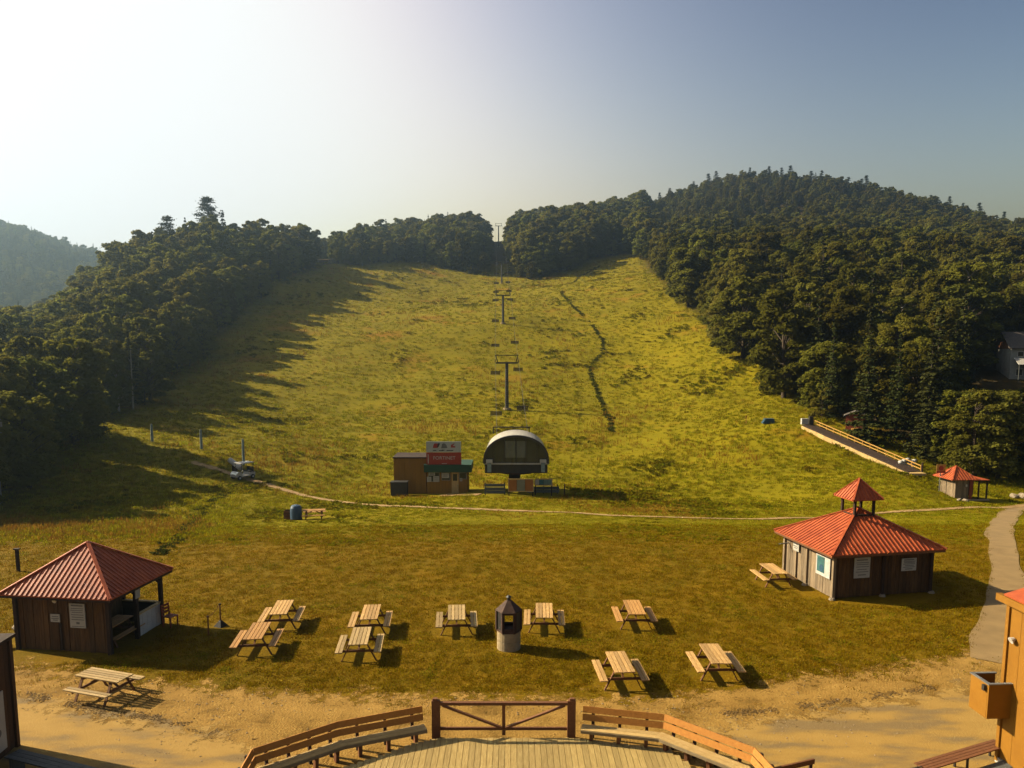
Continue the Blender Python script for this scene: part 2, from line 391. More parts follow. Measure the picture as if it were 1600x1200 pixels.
def sand_build(nd, lk, bs, tc):
    n1 = nd.new("ShaderNodeTexNoise"); n1.inputs["Scale"].default_value = 0.8; n1.inputs["Detail"].default_value = 8; n1.inputs["Roughness"].default_value = 0.7
    lk.new(tc.outputs["Object"], n1.inputs["Vector"])
    r = ramp(nd, [(0.32, (0.13, 0.072, 0.012)), (0.46, (0.26, 0.150, 0.032)), (0.70, (0.38, 0.225, 0.055))])
    lk.new(n1.outputs[0], r.inputs[0])
    n2 = nd.new("ShaderNodeTexNoise"); n2.inputs["Scale"].default_value = 14; n2.inputs["Detail"].default_value = 5
    lk.new(tc.outputs["Object"], n2.inputs["Vector"])
    mr = nd.new("ShaderNodeMapRange"); mr.inputs[1].default_value = 0.60; mr.inputs[2].default_value = 0.72
    lk.new(n2.outputs[0], mr.inputs[0])
    mx = nd.new("ShaderNodeMix"); mx.data_type = 'RGBA'; mx.inputs[7].default_value = (0.08, 0.045, 0.011, 1)
    lk.new(mr.outputs[0], mx.inputs[0]); lk.new(r.outputs[0], mx.inputs[6])
    lk.new(mx.outputs[2], bs.inputs["Base Color"]); bs.inputs["Roughness"].default_value = 0.95
    bs.inputs["Specular IOR Level"].default_value = 0.1
    b = nd.new("ShaderNodeBump"); b.inputs["Strength"].default_value = 0.7; b.inputs["Distance"].default_value = 0.06
    lk.new(n2.outputs[0], b.inputs["Height"]); lk.new(b.outputs[0], bs.inputs["Normal"])
def drive_build(nd, lk, bs, tc):
    mp = nd.new("ShaderNodeMapping"); mp.inputs["Scale"].default_value = (0.55, 1.5, 1); mp.inputs["Rotation"].default_value = (0, 0, 0.1)
    lk.new(tc.outputs["Object"], mp.inputs[0])
    n1 = nd.new("ShaderNodeTexNoise"); n1.inputs["Scale"].default_value = 0.7; n1.inputs["Detail"].default_value = 5; n1.inputs["Roughness"].default_value = 0.5
    lk.new(mp.outputs[0], n1.inputs["Vector"])
    r = ramp(nd, [(0.40, (0.20, 0.135, 0.055)), (0.52, (0.32, 0.195, 0.048)), (0.8, (0.39, 0.245, 0.065))])
    lk.new(n1.outputs[0], r.inputs[0])
    lk.new(r.outputs[0], bs.inputs["Base Color"]); bs.inputs["Roughness"].default_value = 0.9
    bs.inputs["Specular IOR Level"].default_value = 0.15
    n2 = nd.new("ShaderNodeTexNoise"); n2.inputs["Scale"].default_value = 18; n2.inputs["Detail"].default_value = 4
    lk.new(tc.outputs["Object"], n2.inputs["Vector"])
    b = nd.new("ShaderNodeBump"); b.inputs["Strength"].default_value = 0.35; b.inputs["Distance"].default_value = 0.04
    lk.new(n2.outputs[0], b.inputs["Height"]); lk.new(b.outputs[0], bs.inputs["Normal"])
def dirt_build(nd, lk, bs, tc):
    n1 = nd.new("ShaderNodeTexNoise"); n1.inputs["Scale"].default_value = 1.5; n1.inputs["Detail"].default_value = 6
    lk.new(tc.outputs["Object"], n1.inputs["Vector"])
    r = ramp(nd, [(0.3, (0.22, 0.125, 0.03)), (0.7, (0.36, 0.22, 0.07))])
    lk.new(n1.outputs[0], r.inputs[0]); lk.new(r.outputs[0], bs.inputs["Base Color"]); bs.inputs["Roughness"].default_value = 0.95
def walk_build(nd, lk, bs, tc):
    n1 = nd.new("ShaderNodeTexNoise"); n1.inputs["Scale"].default_value = 1.2; n1.inputs["Detail"].default_value = 7
    lk.new(tc.outputs["Object"], n1.inputs["Vector"])
    r = ramp(nd, [(0.3, (0.185, 0.115, 0.035)), (0.7, (0.26, 0.165, 0.055))])
    lk.new(n1.outputs[0], r.inputs[0]); lk.new(r.outputs[0], bs.inputs["Base Color"]); bs.inputs["Roughness"].default_value = 0.9
M['sand'] = sheet_mat("trodden_sand", sand_build)
M['drive'] = sheet_mat("sandy_asphalt", drive_build)
M['dirt'] = sheet_mat("bare_earth", dirt_build)
M['walk'] = sheet_mat("compacted_gravel", walk_build)

# ------------------------------------------------------------------ mesh and object helpers
class MB:
    def __init__(s): s.v = []; s.f = []
    def box(s, c, d, rot=None):
        b = len(s.v); hx, hy, hz = d[0] / 2, d[1] / 2, d[2] / 2
        for x, y, z in ((-1,-1,-1),(1,-1,-1),(1,1,-1),(-1,1,-1),(-1,-1,1),(1,-1,1),(1,1,1),(-1,1,1)):
            p = Vector((x * hx, y * hy, z * hz))
            if rot is not None: p = rot @ p
            s.v.append((c[0] + p.x, c[1] + p.y, c[2] + p.z))
        for q in ((0,3,2,1),(4,5,6,7),(0,1,5,4),(1,2,6,5),(2,3,7,6),(3,0,4,7)):
            s.f.append(tuple(b + i for i in q))
        return s
    def bar(s, p0, p1, w, h, up=(0, 0, 1)):
        """square bar from p0 to p1: w across, h along up"""
        p0 = Vector(p0); p1 = Vector(p1); d = p1 - p0; L = d.length
        y = d.normalized(); x = y.cross(Vector(up))
        if x.length < 1e-4: x = y.cross(Vector((0, 1, 0)))
        x.normalize(); z = x.cross(y)
        rot = Matrix((x, y, z)).transposed()
        return s.box((p0 + p1) / 2, (w, L, h), rot)
    def cyl(s, p0, p1, r0, r1=None, n=10, caps=True):
        r1 = r0 if r1 is None else r1
        p0 = Vector(p0); p1 = Vector(p1); d = (p1 - p0).normalized()
        x = d.cross(Vector((0, 0, 1)))
        if x.length < 1e-3: x = Vector((1, 0, 0))
        x.normalize(); y = d.cross(x)
        b = len(s.v)
        for p, r in ((p0, r0), (p1, r1)):
            for k in range(n):
                a = 2 * math.pi * k / n
                q = p + x * (r * math.cos(a)) + y * (r * math.sin(a)); s.v.append(tuple(q))
        for k in range(n):
            k2 = (k + 1) % n
            s.f.append((b + k, b + k2, b + n + k2, b + n + k))
        if caps:
            s.f.append(tuple(b + k for k in reversed(range(n)))); s.f.append(tuple(b + n + k for k in range(n)))
        return s
    def poly(s, pts_):
        b = len(s.v); s.v += [tuple(p) for p in pts_]; s.f.append(tuple(range(b, b + len(pts_)))); return s
    def prism(s, outline, y0, y1):
        """outline of (x,z) extruded from y0 to y1"""
        b = len(s.v); n = len(outline)
        s.v += [(x, y0, z) for x, z in outline] + [(x, y1, z) for x, z in outline]
        s.f.append(tuple(b + i for i in range(n))); s.f.append(tuple(b + n + i for i in reversed(range(n))))
        for i in range(n):
            j = (i + 1) % n
            s.f.append((b + j, b + i, b + n + i, b + n + j))
        return s
    def mesh(s, name, mat):
        me = bpy.data.meshes.new(name); me.from_pydata(s.v, [], s.f); me.materials.append(mat); me.update()
        return me
    def build(s, name, mat, parent=None, loc=None, rz=None, smooth=False):
        me = s.mesh(name, mat)
        if smooth: me.polygons.foreach_set("use_smooth", [True] * len(me.polygons))
        return link(name, me, parent, loc, rz)
def link(name, data, parent=None, loc=None, rz=None):
    o = bpy.data.objects.new(name, data); COL.objects.link(o)
    if parent is not None: o.parent = parent
    if loc is not None: o.location = loc
    if rz is not None: o.rotation_euler = (0, 0, rz)
    return o
def tag(o, label=None, cat=None, group=None, kind=None):
    if label: o["label"] = label
    if cat: o["category"] = cat
    if group: o["group"] = group
    if kind: o["kind"] = kind
    return o
def thing(name, label, cat, loc=(0, 0, 0), rz=0.0, group=None):
    o = bpy.data.objects.new(name, None); COL.objects.link(o)
    o.empty_display_size = 0.3
    o.location = Vector([float(c) for c in loc]); o.rotation_euler = (0, 0, rz)
    return tag(o, label, cat, group)
def copy_tree(o, parent=None):
    c = o.copy(); COL.objects.link(c); c.parent = parent
    for ch in o.children: copy_tree(ch, c)
    return c
def text(name, body, size, mat, parent, loc, rot, depth=0.004):
    cu = bpy.data.curves.new(name, 'FONT'); cu.body = body; cu.size = size; cu.align_x = 'CENTER'; cu.align_y = 'CENTER'; cu.extrude = depth
    cu.materials.append(mat)
    tmp = bpy.data.objects.new(name, cu); COL.objects.link(tmp); bpy.context.view_layer.update()
    m_ = bpy.data.meshes.new_from_object(tmp.evaluated_get(bpy.context.evaluated_depsgraph_get())); bpy.data.objects.remove(tmp)
    m_.name = name
    if not m_.materials: m_.materials.append(mat)
    o = bpy.data.objects.new(name, m_); COL.objects.link(o); o.parent = parent; o.location = loc; o.rotation_euler = rot
    return o
def inside(poly, x, y):
    x = np.asarray(x, float); y = np.asarray(y, float); r = np.zeros(x.shape, bool); n = len(poly)
    for i in range(n):
        x0, y0 = poly[i][:2]; x1, y1 = poly[(i + 1) % n][:2]
        if y0 == y1: continue
        c = ((y0 > y) != (y1 > y)) & (x < (x1 - x0) * (y - y0) / (y1 - y0) + x0)
        r ^= c
    return r
def dist_poly(poly, x, y, closed=True):
    x = np.asarray(x, float); y = np.asarray(y, float); d = np.full(x.shape, 1e9); n = len(poly)
    for i in range(n if closed else n - 1):
        a = np.array(poly[i][:2]); b = np.array(poly[(i + 1) % n][:2]); e = b - a; L = (e ** 2).sum()
        if L < 1e-9: continue
        t = np.clip(((x - a[0]) * e[0] + (y - a[1]) * e[1]) / L, 0, 1)
        d = np.minimum(d, np.hypot(x - a[0] - t * e[0], y - a[1] - t * e[1]))
    return d

# ------------------------------------------------------------------ open ground outline (meadow), in world coordinates
OPEN_PX = [(-60,815),(0,800),(60,775),(140,700),(150,668),(215,650),(290,590),(350,530),(400,480),(440,445),(520,414),(600,413),(660,411),(700,422),(745,428),
           (768,426),(776,412),(786,412),(800,432),(845,436),(890,424),(925,405),(995,398),(1005,425),(1040,465),(1090,505),(1125,545),(1160,562),(1205,572),(1215,610),(1235,640),
           (1262,655),(1330,668),(1390,700),(1450,735),(1470,752),(1600,752),(1700,760)]
OPEN = [G(u, v)[:2] for u, v in OPEN_PX] + [np.array([150, 60]), np.array([150, -150]), np.array([-150, -150]), np.array([-150, 52])]

# ------------------------------------------------------------------ ground sheet
ny, nx = XX.shape
me = bpy.data.meshes.new("ground")
verts = np.stack([XX, YY, ZZ], -1).reshape(-1, 3)
idx = np.arange(nx * ny).reshape(ny, nx)
quads = np.stack([idx[:-1, :-1], idx[:-1, 1:], idx[1:, 1:], idx[1:, :-1]], -1).reshape(-1, 4)
me.vertices.add(len(verts)); me.vertices.foreach_set("co", verts.ravel())
me.loops.add(quads.size); me.loops.foreach_set("vertex_index", quads.ravel().astype(np.int32))
me.polygons.add(len(quads)); me.polygons.foreach_set("loop_start", np.arange(0, quads.size, 4, dtype=np.int32))
me.polygons.foreach_set("use_smooth", np.ones(len(quads), bool))
me.update(calc_edges=True)
vx, vy = verts[:, 0], verts[:, 1]
brow = 47 + 5 * vnoise(vx, vy, 12, 5)
mead = sstep(0, 10, vy - brow + 6 * vnoise(vx, vy, 5, 6))
mead = np.maximum(mead * 0.9, 0) * np.where(vy > 40, 1, 0)
wood = np.where(inside(OPEN, vx, vy), 0.0, sstep(-1, 6, dist_poly(OPEN, vx, vy)))
for nm, arr in (("meadow", mead), ("wood", wood)):
    at = me.attributes.new(nm, 'FLOAT', 'POINT'); at.data.foreach_set("value", arr.astype(np.float32))
me.materials.append(M['ground'])
ground = link("ground", me); tag(ground, kind="structure")

# ------------------------------------------------------------------ trodden sand, driveway, tracks
def sheet(name, poly, mat, step, lift, holes=None):
    P = np.array([p[:2] for p in poly]); x0, y0 = P.min(0) - 1; x1, y1 = P.max(0) + 1
    xs = np.arange(x0, x1 + step, step); ys = np.arange(y0, y1 + step, step)
    X, Y = np.meshgrid(xs, ys); ins = inside(poly, X, Y); d = dist_poly(poly, X, Y) * np.where(ins, 1, -1)
    keep = d > -1.9
    mb_v = np.stack([X, Y, H(X, Y) + lift], -1)
    ids = -np.ones(X.shape, int); ids[keep] = np.arange(keep.sum())
    f = []
    for j in range(X.shape[0] - 1):
        for i in range(X.shape[1] - 1):
            q = (ids[j, i], ids[j, i + 1], ids[j + 1, i + 1], ids[j + 1, i])
            if min(q) >= 0: f.append(q)
    m_ = bpy.data.meshes.new(name); m_.from_pydata(mb_v[keep].tolist(), [], f); m_.materials.append(mat)
    a = m_.attributes.new("edge", 'FLOAT', 'POINT'); a.data.foreach_set("value", d[keep].astype(np.float32)); m_.update()
    return tag(link(name, m_), kind="structure")
def gpoly(px): return [G(u, v) for u, v in px]
sand_poly = gpoly([(-60,1030),(30,1038),(120,1052),(240,1066),(340,1074),(450,1082),(600,1088),(800,1092),(940,1092),(1060,1086),(1170,1072),(1240,1058),(1350,1045),(1450,1032),(1510,1020),(1545,995),(1572,992),(1640,1000)]) + [np.array([24, 8, 0]), np.array([-24, 8, 0])]
sheet("sand_yard", sand_poly, M['sand'], 0.4, 0.006)
drive_poly = gpoly([(-60,1085),(40,1090),(130,1108),(260,1128),(390,1158),(440,1200)]) + [np.array([-7, 10, 0]), np.array([-24, 10, 0])]
sheet("driveway", drive_poly, M['drive'], 0.4, 0.012)
drive_poly2 = gpoly([(1100,1200),(1120,1140),(1200,1122),(1300,1105),(1420,1088),(1520,1072),(1640,1060)]) + [np.array([24, 10, 0]), np.array([6, 10, 0])]
sheet("driveway", drive_poly2, M['drive'], 0.4, 0.012)
def ribbon(name, line, width, mat, lift=0.03, step=0.6, nacross=5, rag=0.25, base=0.6, jig=0.25):
    L = [np.array(p[:2]) for p in line]; out = []
    for a, b in zip(L[:-1], L[1:]):
        k = max(1, int(np.linalg.norm(b - a) / step))
        for t in range(k): out.append(a + (b - a) * t / k)
    out.append(L[-1]); out = np.array(out)
    for _ in range(6): out[1:-1] = (out[:-2] + 2 * out[1:-1] + out[2:]) / 4
    tan = np.gradient(out, axis=0); tan /= np.linalg.norm(tan, axis=1)[:, None] + 1e-9; nor = np.stack([-tan[:, 1], tan[:, 0]], 1)
    out = out + nor * (jig * vnoise(out[:, 0], out[:, 1], 3, 21))[:, None]
    v, e, f = [], [], []
    for i, p in enumerate(out):
        w = width * (1 + 0.5 * vnoise(p[0], p[1], 2.5, 22))
        for k in range(nacross):
            t = (k / (nacross - 1) - 0.5) * 2
            q = p + nor[i] * (t * (w / 2 + rag)); v.append((q[0], q[1], float(H(q[0], q[1])) + lift)); e.append((w / 2 - abs(t) * (w / 2 + rag)) * 2.0 + base)
    for i in range(len(out) - 1):
        for k in range(nacross - 1):
            a = i * nacross + k; f.append((a, a + nacross, a + nacross + 1, a + 1))
    m_ = bpy.data.meshes.new(name); m_.from_pydata(v, [], f); m_.materials.append(mat)
    at = m_.attributes.new("edge", 'FLOAT', 'POINT'); at.data.foreach_set("value", np.array(e, np.float32)); m_.update()
    return tag(link(name, m_), kind="structure"), out
track, track_line = ribbon("dirt_track", gpoly([(300,722),(345,735),(400,753),(460,770),(520,783),(600,791),(700,795),(800,798),(860,800),(950,806),(1060,809),(1180,812),(1260,810),(1400,800),(1470,797),(1600,790)]), 0.55, M['dirt'], 0.05)
walk, walk_line = ribbon("footpath", gpoly([(1640,782),(1590,795),(1567,815),(1562,840),(1572,880),(1574,920),(1564,960),(1556,1010),(1548,1035)]), 1.15, M['walk'], 0.03, rag=0.2, base=1.5)
# bare patch in front of the ticket hut
ribbon("bare_earth_patch", gpoly([(690,774),(720,774),(750,773)]), 1.6, M['dirt'], 0.06, base=0.2)
# ditch running down the slope
ditch_px = [(1000,398),(940,415),(905,432),(880,446),(878,460),(895,480),(912,495),(930,515),(943,535),(942,552),(925,568),(922,580),(930,605),(940,630),(952,655),(956,676)]
ditch_line = [G(u, v) for u, v in ditch_px]
ditch2_px = [(368,757),(345,775),(320,790),(300,815),(270,850),(250,868)]
ditch2_line = [G(u, v) for u, v in ditch2_px]

# ------------------------------------------------------------------ trees
def np_mesh(name, v, quads, mats, midx=None):
    me = bpy.data.meshes.new(name)
    v = np.asarray(v, np.float32); quads = np.asarray(quads, np.int32)
    k = quads.shape[1]
    me.vertices.add(len(v)); me.vertices.foreach_set("co", v.ravel())
    me.loops.add(quads.size); me.loops.foreach_set("vertex_index", quads.ravel())
    me.polygons.add(len(quads)); me.polygons.foreach_set("loop_start", np.arange(0, quads.size, k, dtype=np.int32))
    for m_ in mats: me.materials.append(m_)
    if midx is not None: me.polygons.foreach_set("material_index", np.asarray(midx, np.int32))
    me.update(calc_edges=True)
    return me
def leaf_quads(cen, nor, size, r):
    """one small leaf-spray face per centre"""
    n = len(cen)
    nor = nor / (np.linalg.norm(nor, axis=1)[:, None] + 1e-9)
    t = np.cross(nor, r.normal(size=(n, 3))); t /= np.linalg.norm(t, axis=1)[:, None] + 1e-9
    b = np.cross(nor, t)
    s = size[:, None]; asp = r.uniform(0.5, 0.9, n)[:, None]
    v = np.stack([cen - t * s, cen - b * s * asp, cen + t * s, cen + b * s * asp], 1).reshape(-1, 3)
    q = np.arange(4 * n).reshape(n, 4)
    return v, q
def tube_np(pts_, rad, n=6):
    pts_ = np.array(pts_, float); v = []; q = []
    for i, p in enumerate(pts_):
        d = pts_[min(i + 1, len(pts_) - 1)] - pts_[max(i - 1, 0)]; d /= np.linalg.norm(d)
        a = np.cross(d, [0.3, 0.9, 0.1]); a /= np.linalg.norm(a); b = np.cross(d, a)
        for k in range(n):
            t = 2 * math.pi * k / n; v.append(p + rad[i] * (math.cos(t) * a + math.sin(t) * b))
    for i in range(len(pts_) - 1):
        for k in range(n):
            k2 = (k + 1) % n; q.append((i * n + k, i * n + k2, (i + 1) * n + k2, (i + 1) * n + k))
    return np.array(v), np.array(q)
def merge(parts):
    V, Qs, o = [], [], 0
    for v, q in parts:
        V.append(v); Qs.append(q + o); o += len(v)
    return np.concatenate(V), np.concatenate(Qs)
def broadleaf(seed, h=1.0, wide=0.24, low=0.18, lobes=26, leaves=420, lsize=0.017):
    """unit-height broadleaf tree: returns (crown v,q), (trunk v,q)"""
    r = np.random.default_rng(seed)
    top = 1.0
    lean = r.normal(0, 0.02, 2)
    cz = []
    trunk_p = [(0, 0, -0.03), (lean[0] * .3, lean[1] * .3, 0.25), (lean[0] * .7, lean[1] * .7, 0.5), (lean[0], lean[1], 0.8)]
    parts_t = [tube_np(trunk_p, [0.019, 0.014, 0.010, 0.004], 7)]
    L = []
    for k in range(lobes):
        z = low + (0.93 - low) * ((k + r.uniform(0, 1)) / lobes)
        u = (z - low) / (0.95 - low)
        prof = wide * 1.12 * math.sqrt(max(0.05, 1 - ((u - 0.42) / 0.64) ** 2))
        a = r.uniform(0, 2 * math.pi); rr = prof * math.sqrt(r.uniform(0.2, 1.0)) * 0.9
        c = np.array([rr * math.cos(a) + lean[0] * u, rr * math.sin(a) + lean[1] * u, z])
        L.append((c, r.uniform(0.042, 0.078) * (1.1 - 0.3 * u)))
        zt = max(0.12, z - rr * 0.9)
        parts_t.append(tube_np([(lean[0] * zt, lean[1] * zt, zt), tuple((c + np.array([0, 0, zt])) / 2 + np.array([0, 0, 0.02])), tuple(c)], [0.006, 0.004, 0.0015], 4))
    cen, nor, siz = [], [], []
    for c, rad in L:
        m = int(leaves * r.uniform(0.7, 1.2))
        d = r.normal(size=(m, 3)); d /= np.linalg.norm(d, axis=1)[:, None]
        d[:, 2] = np.where(d[:, 2] < -0.35, -d[:, 2] * 0.6, d[:, 2])
        rad_i = rad * (0.62 + 0.45 * r.uniform(0, 1, m) ** 0.6) * (1 + 0.25 * np.sin(d[:, 0] * 7 + seed) * np.cos(d[:, 1] * 6 + d[:, 2] * 5))
        cen.append(c + d * rad_i[:, None] * np.array([1.1, 1.1, 1.0])); nor.append(d + r.normal(0, 0.6, (m, 3)) + np.array([0, 0, 0.12]))
        siz.append(lsize * r.uniform(0.6, 1.25, m))
    crown = leaf_quads(np.concatenate(cen), np.concatenate(nor), np.concatenate(siz), r)
    return crown, merge(parts_t)
def conifer(seed, wide=0.17, low=0.06, tiers=26, droop=0.35, gaps=0.0):
    r = np.random.default_rng(seed)
    parts_t = [tube_np([(0, 0, -0.03), (0, 0, 0.5), (0, 0, 0.98)], [0.017, 0.010, 0.002], 6)]
    cen, nor, siz = [], [], []
    for k in range(tiers):
        z = low + (0.97 - low) * k / (tiers - 1) + r.normal(0, 0.006)
        u = (z - low) / (0.98 - low)
        if r.uniform() < gaps: continue
        Lb = wide * (1 - u) ** 0.85 * r.uniform(0.75, 1.15) + 0.012
        nb = int(5 + 5 * (1 - u))
        a0 = r.uniform(0, 6.28)
        for b in range(nb):
            a = a0 + 2 * math.pi * b / nb + r.normal(0, 0.2)
            l = Lb * r.uniform(0.6, 1.15)
            m = max(6, int(34 * l / 0.15))
            t = r.uniform(0.12, 1, m)
            x = t * l
            side = r.normal(0, 0.22, m) * x * 0.75
            zz = z - droop * x * 0.6 + 0.25 * x * x / max(l, 1e-3) * droop + r.normal(0, 0.006, m)
            c = np.stack([x * math.cos(a) - side * math.sin(a), x * math.sin(a) + side * math.cos(a), zz], 1)
            cen.append(c); nor.append(np.tile([math.cos(a) * .3, math.sin(a) * .3, 1.0], (m, 1)) + r.normal(0, 0.45, (m, 3))); siz.append(r.uniform(0.009, 0.019, m))
    crown = leaf_quads(np.concatenate(cen), np.concatenate(nor), np.concatenate(siz), r)
    return crown, merge(parts_t)
def white_pine(seed):
    r = np.random.default_rng(seed)
    parts_t = [tube_np([(0, 0, -0.03), (0.01, 0, 0.4), (0.0, 0.01, 0.97)], [0.016, 0.011, 0.003], 6)]
    cen, nor, siz = [], [], []
    for k in range(12):
        z = 0.42 + 0.55 * (k / 11) + r.normal(0, 0.008); u = (z - 0.42) / 0.55
        for b in range(r.integers(3, 6)):
            a = r.uniform(0, 6.28); l = (0.185 * (1 - u) ** 0.75 + 0.022) * r.uniform(0.45, 1.25)
            tip = np.array([l * math.cos(a), l * math.sin(a), z + 0.10 * l])
            parts_t.append(tube_np([(0, 0, z - 0.02), tuple(tip)], [0.004, 0.0015], 4))
            m = 70; t = r.uniform(0.35, 1.05, m)
            c = np.stack([tip[0] * t, tip[1] * t, np.full(m, z) + 0.1 * l * t], 1) + r.normal(0, 1, (m, 3)) * np.array([0.028, 0.028, 0.012])
            cen.append(c); nor.append(np.tile([0, 0, 1.0], (m, 1)) + r.normal(0, 0.5, (m, 3))); siz.append(r.uniform(0.008, 0.016, m))
    return leaf_quads(np.concatenate(cen), np.concatenate(nor), np.concatenate(siz), r), merge(parts_t)
KIND = []      # (crown mesh, trunk mesh, joined mesh, family, crown half width)
def reg(gen, fam, cw, bark='bark', leaf='leaf'):
    (cv, cq), (tv, tq) = gen
    cm = np_mesh("crown", cv, cq, [M[leaf]]); tm = np_mesh("trunk", tv, tq, [M[bark]])
    jv, jq = merge([(cv, cq), (tv, tq)])
    jm = np_mesh("wood_tree", jv, jq, [M[leaf], M[bark]], np.r_[np.zeros(len(cq)), np.ones(len(tq))])
    KIND.append((cm, tm, jm, fam, cw))
for s_ in range(3): reg(broadleaf(10 + s_, wide=0.24, low=0.07, lobes=64, leaves=230), 'broad', 0.27)
for s_ in range(3): reg(broadleaf(20 + s_, wide=0.19, low=0.10, lobes=54, leaves=230), 'broad', 0.22)
reg(broadleaf(31, wide=0.16, low=0.22, lobes=34, leaves=190), 'broad', 0.18, 'birch')
for s_ in range(3): reg(broadleaf(70 + s_, wide=0.225, low=0.08, lobes=60, leaves=230), 'broad', 0.25, leaf='leaf_pale')
for s_ in range(2): reg(conifer(40 + s_), 'conifer', 0.15, leaf='needle')
reg(conifer(45, wide=0.13, tiers=22, gaps=0.2), 'conifer', 0.12, leaf='needle')
reg(white_pine(50), 'pine', 0.24, leaf='needle')
reg(white_pine(53), 'pine', 0.24, leaf='needle')
reg(broadleaf(61, wide=0.42, low=0.05, lobes=22, leaves=220, lsize=0.04), 'bush', 0.45)
BROAD = [i for i, k in enumerate(KIND) if k[3] == 'broad']; CONI = [i for i, k in enumerate(KIND) if k[3] == 'conifer']
PALE = BROAD[-3:]; DARK = BROAD[:-3]
PINE = [i for i, k in enumerate(KIND) if k[3] == 'pine']; BUSH = len(KIND) - 1

TREES = []     # x, y, z, height, kind, rot, width factor, region
def add_tree(x, y, h, kind, wf=1.0, region=None, rot=None, sink=0.0):
    TREES.append([float(x), float(y), float(H(x, y)) - sink, float(h), int(kind), float(rng.uniform(0, 6.28) if rot is None else rot), float(wf), region])
HOUSE = G(1612, 594); SHED = G(1336, 672)
HUT = np.array([G(1505, 778)[0], G(1505, 778)[1]])
CLEAR = [(HOUSE[:2], 9), (SHED[:2], 3.5), (HUT, 7)]
lift_top = G(778, 392)
def region_of(x, y):
    u = 800 + F_PX * x / y
    if y > 600 and u < 260: return 'far'
    if u < 530: return 'left'
    if u < 1002: return 'ridge'
    return 'right'
def scatter():
    y = 52.0
    while y < 900:
        sp = 4.6 if y < 130 else (5.4 if y < 260 else (6.3 if y < 450 else 7.2))
        xmax = y * 0.86 + 40
        for x in np.arange(-xmax - (60 if y < 330 else 0), xmax, sp):
            xx = x + rng.uniform(-.45, .45) * sp; yy = y + rng.uniform(-.45, .45) * sp
            if xx < -(yy * 0.78 + 95): continue
            yield xx, yy
        y += sp
BAND = G(240, 680)
cand = np.array(list(scatter()))
ins = inside(OPEN, cand[:, 0], cand[:, 1]); dd = dist_poly(OPEN, cand[:, 0], cand[:, 1])
for (x, y), i_, d_ in zip(cand, ins, dd):
    if i_: continue
    if any(np.hypot(x - c[0], y - c[1]) < r_ for c, r_ in CLEAR): continue
    u = 800 + F_PX * x / y
    # cleared corridor of the lift through the ridge wood
    if abs(u - 780) < 9 + 4200 / y and 300 < y < 760: continue
    reg_ = region_of(x, y)
    if reg_ == 'far' and rng.uniform() < 0.25: continue
    if reg_ == 'right' and 60 < y < 100 and u > 1440 and y < HUT[1] + 7: continue
    if d_ < 1.2: continue
    if 500 < u < 530 and 300 < y < 430: continue                 # notch between the left wood and the ridge belt
    qx, qy = x + 75, y - 380                                     # second run hidden behind the left wood: lets the sun onto the belt
    if abs(qx * 0.292 + qy * 0.956) < 22 and 4 < -qx * 0.956 + qy * 0.292 < 80: continue
    if reg_ == 'ridge' and u < 660 and y < 420: h0 = 0.82
    else: h0 = 1.0
    rx, ry = x - BAND[0], y - BAND[1]        # cleared track through the left wood lets the sun onto the meadow
    if abs(rx * 0.292 + ry * 0.956) < 5.0 and 3 < -rx * 0.956 + ry * 0.292 < 60: continue
    edge = d_ < 6
    h = rng.uniform(12.5, 18)
    if edge: h *= rng.uniform(0.62, 1.0)
    hill = reg_ == 'right' and y > 330
    h *= rng.uniform(0.8, 1.12) * h0
    if reg_ == 'left' and d_ < 16: h = h * 0.86
    if reg_ == 'left' and u < 130 and y > 135: h *= 0.88
    if reg_ == 'ridge' and 795 < u < 930 and y < 430: h *= 1.18
    if reg_ == 'left' and y < 135: h = min(h, rng.uniform(10.5, 13.5))
    if u + 0.30 * h * F_PX / y > 1558 and y < HOUSE[1] + 4:          # low growth in front of the house
        room = (CAM[2] - y * (606 - 540) / F_PX) - float(H(x, y))
        if room < 2.0: continue
        h = min(h, room)
    pc = {'left': 0.10, 'ridge': 0.08, 'right': 0.22 if y < 300 else 0.24, 'far': 0.35}[reg_]
    if hill and y > 400: h *= float(np.interp(y, [400, 480], [0.85, 0.6])); pc = 0.12
    if rng.uniform() < pc:
        add_tree(x, y, h * rng.uniform(0.85, 1.2), rng.choice(CONI), rng.uniform(0.8, 1.2), reg_)
    else:
        add_tree(x, y, h, rng.choice(PALE if rng.uniform() < {'left': 0.75, 'ridge': 0.85, 'far': 0.5, 'right': 0.22 if y < 330 else 0.4}[reg_] else DARK), rng.uniform(0.95, 1.45) * (1.0 if h > 8 else 1.25), reg_)
    if edge and rng.uniform() < 0.7:
        add_tree(x + rng.uniform(-2.5, 2.5), y + rng.uniform(-3.5, 0.5), rng.uniform(2.5, 5.5), BUSH, rng.uniform(0.9, 1.2), 'bush')
TREES = [t for t in TREES if not (t[7] == 'bush' and inside(OPEN, t[0], t[1]) and dist_poly(OPEN, t[0], t[1]) > 1.5)]
TREES = [t for t in TREES if not any(np.hypot(t[0] - c[0], t[1] - c[1]) < r_ * 0.8 for c, r_ in CLEAR)]
# young growth below the ridge wood beside the lift
for u, v, h in ((705,420,9),(728,424,6),(748,428,4.5),(760,431,3.5),(735,428,3.5),(812,434,6),(830,437,8),(800,428,4),(690,418,7)):
    p = G(u, v); add_tree(p[0], p[1], h, BUSH if h < 5 else BROAD[2], 1.3, 'bush' if h < 5 else 'ridge')
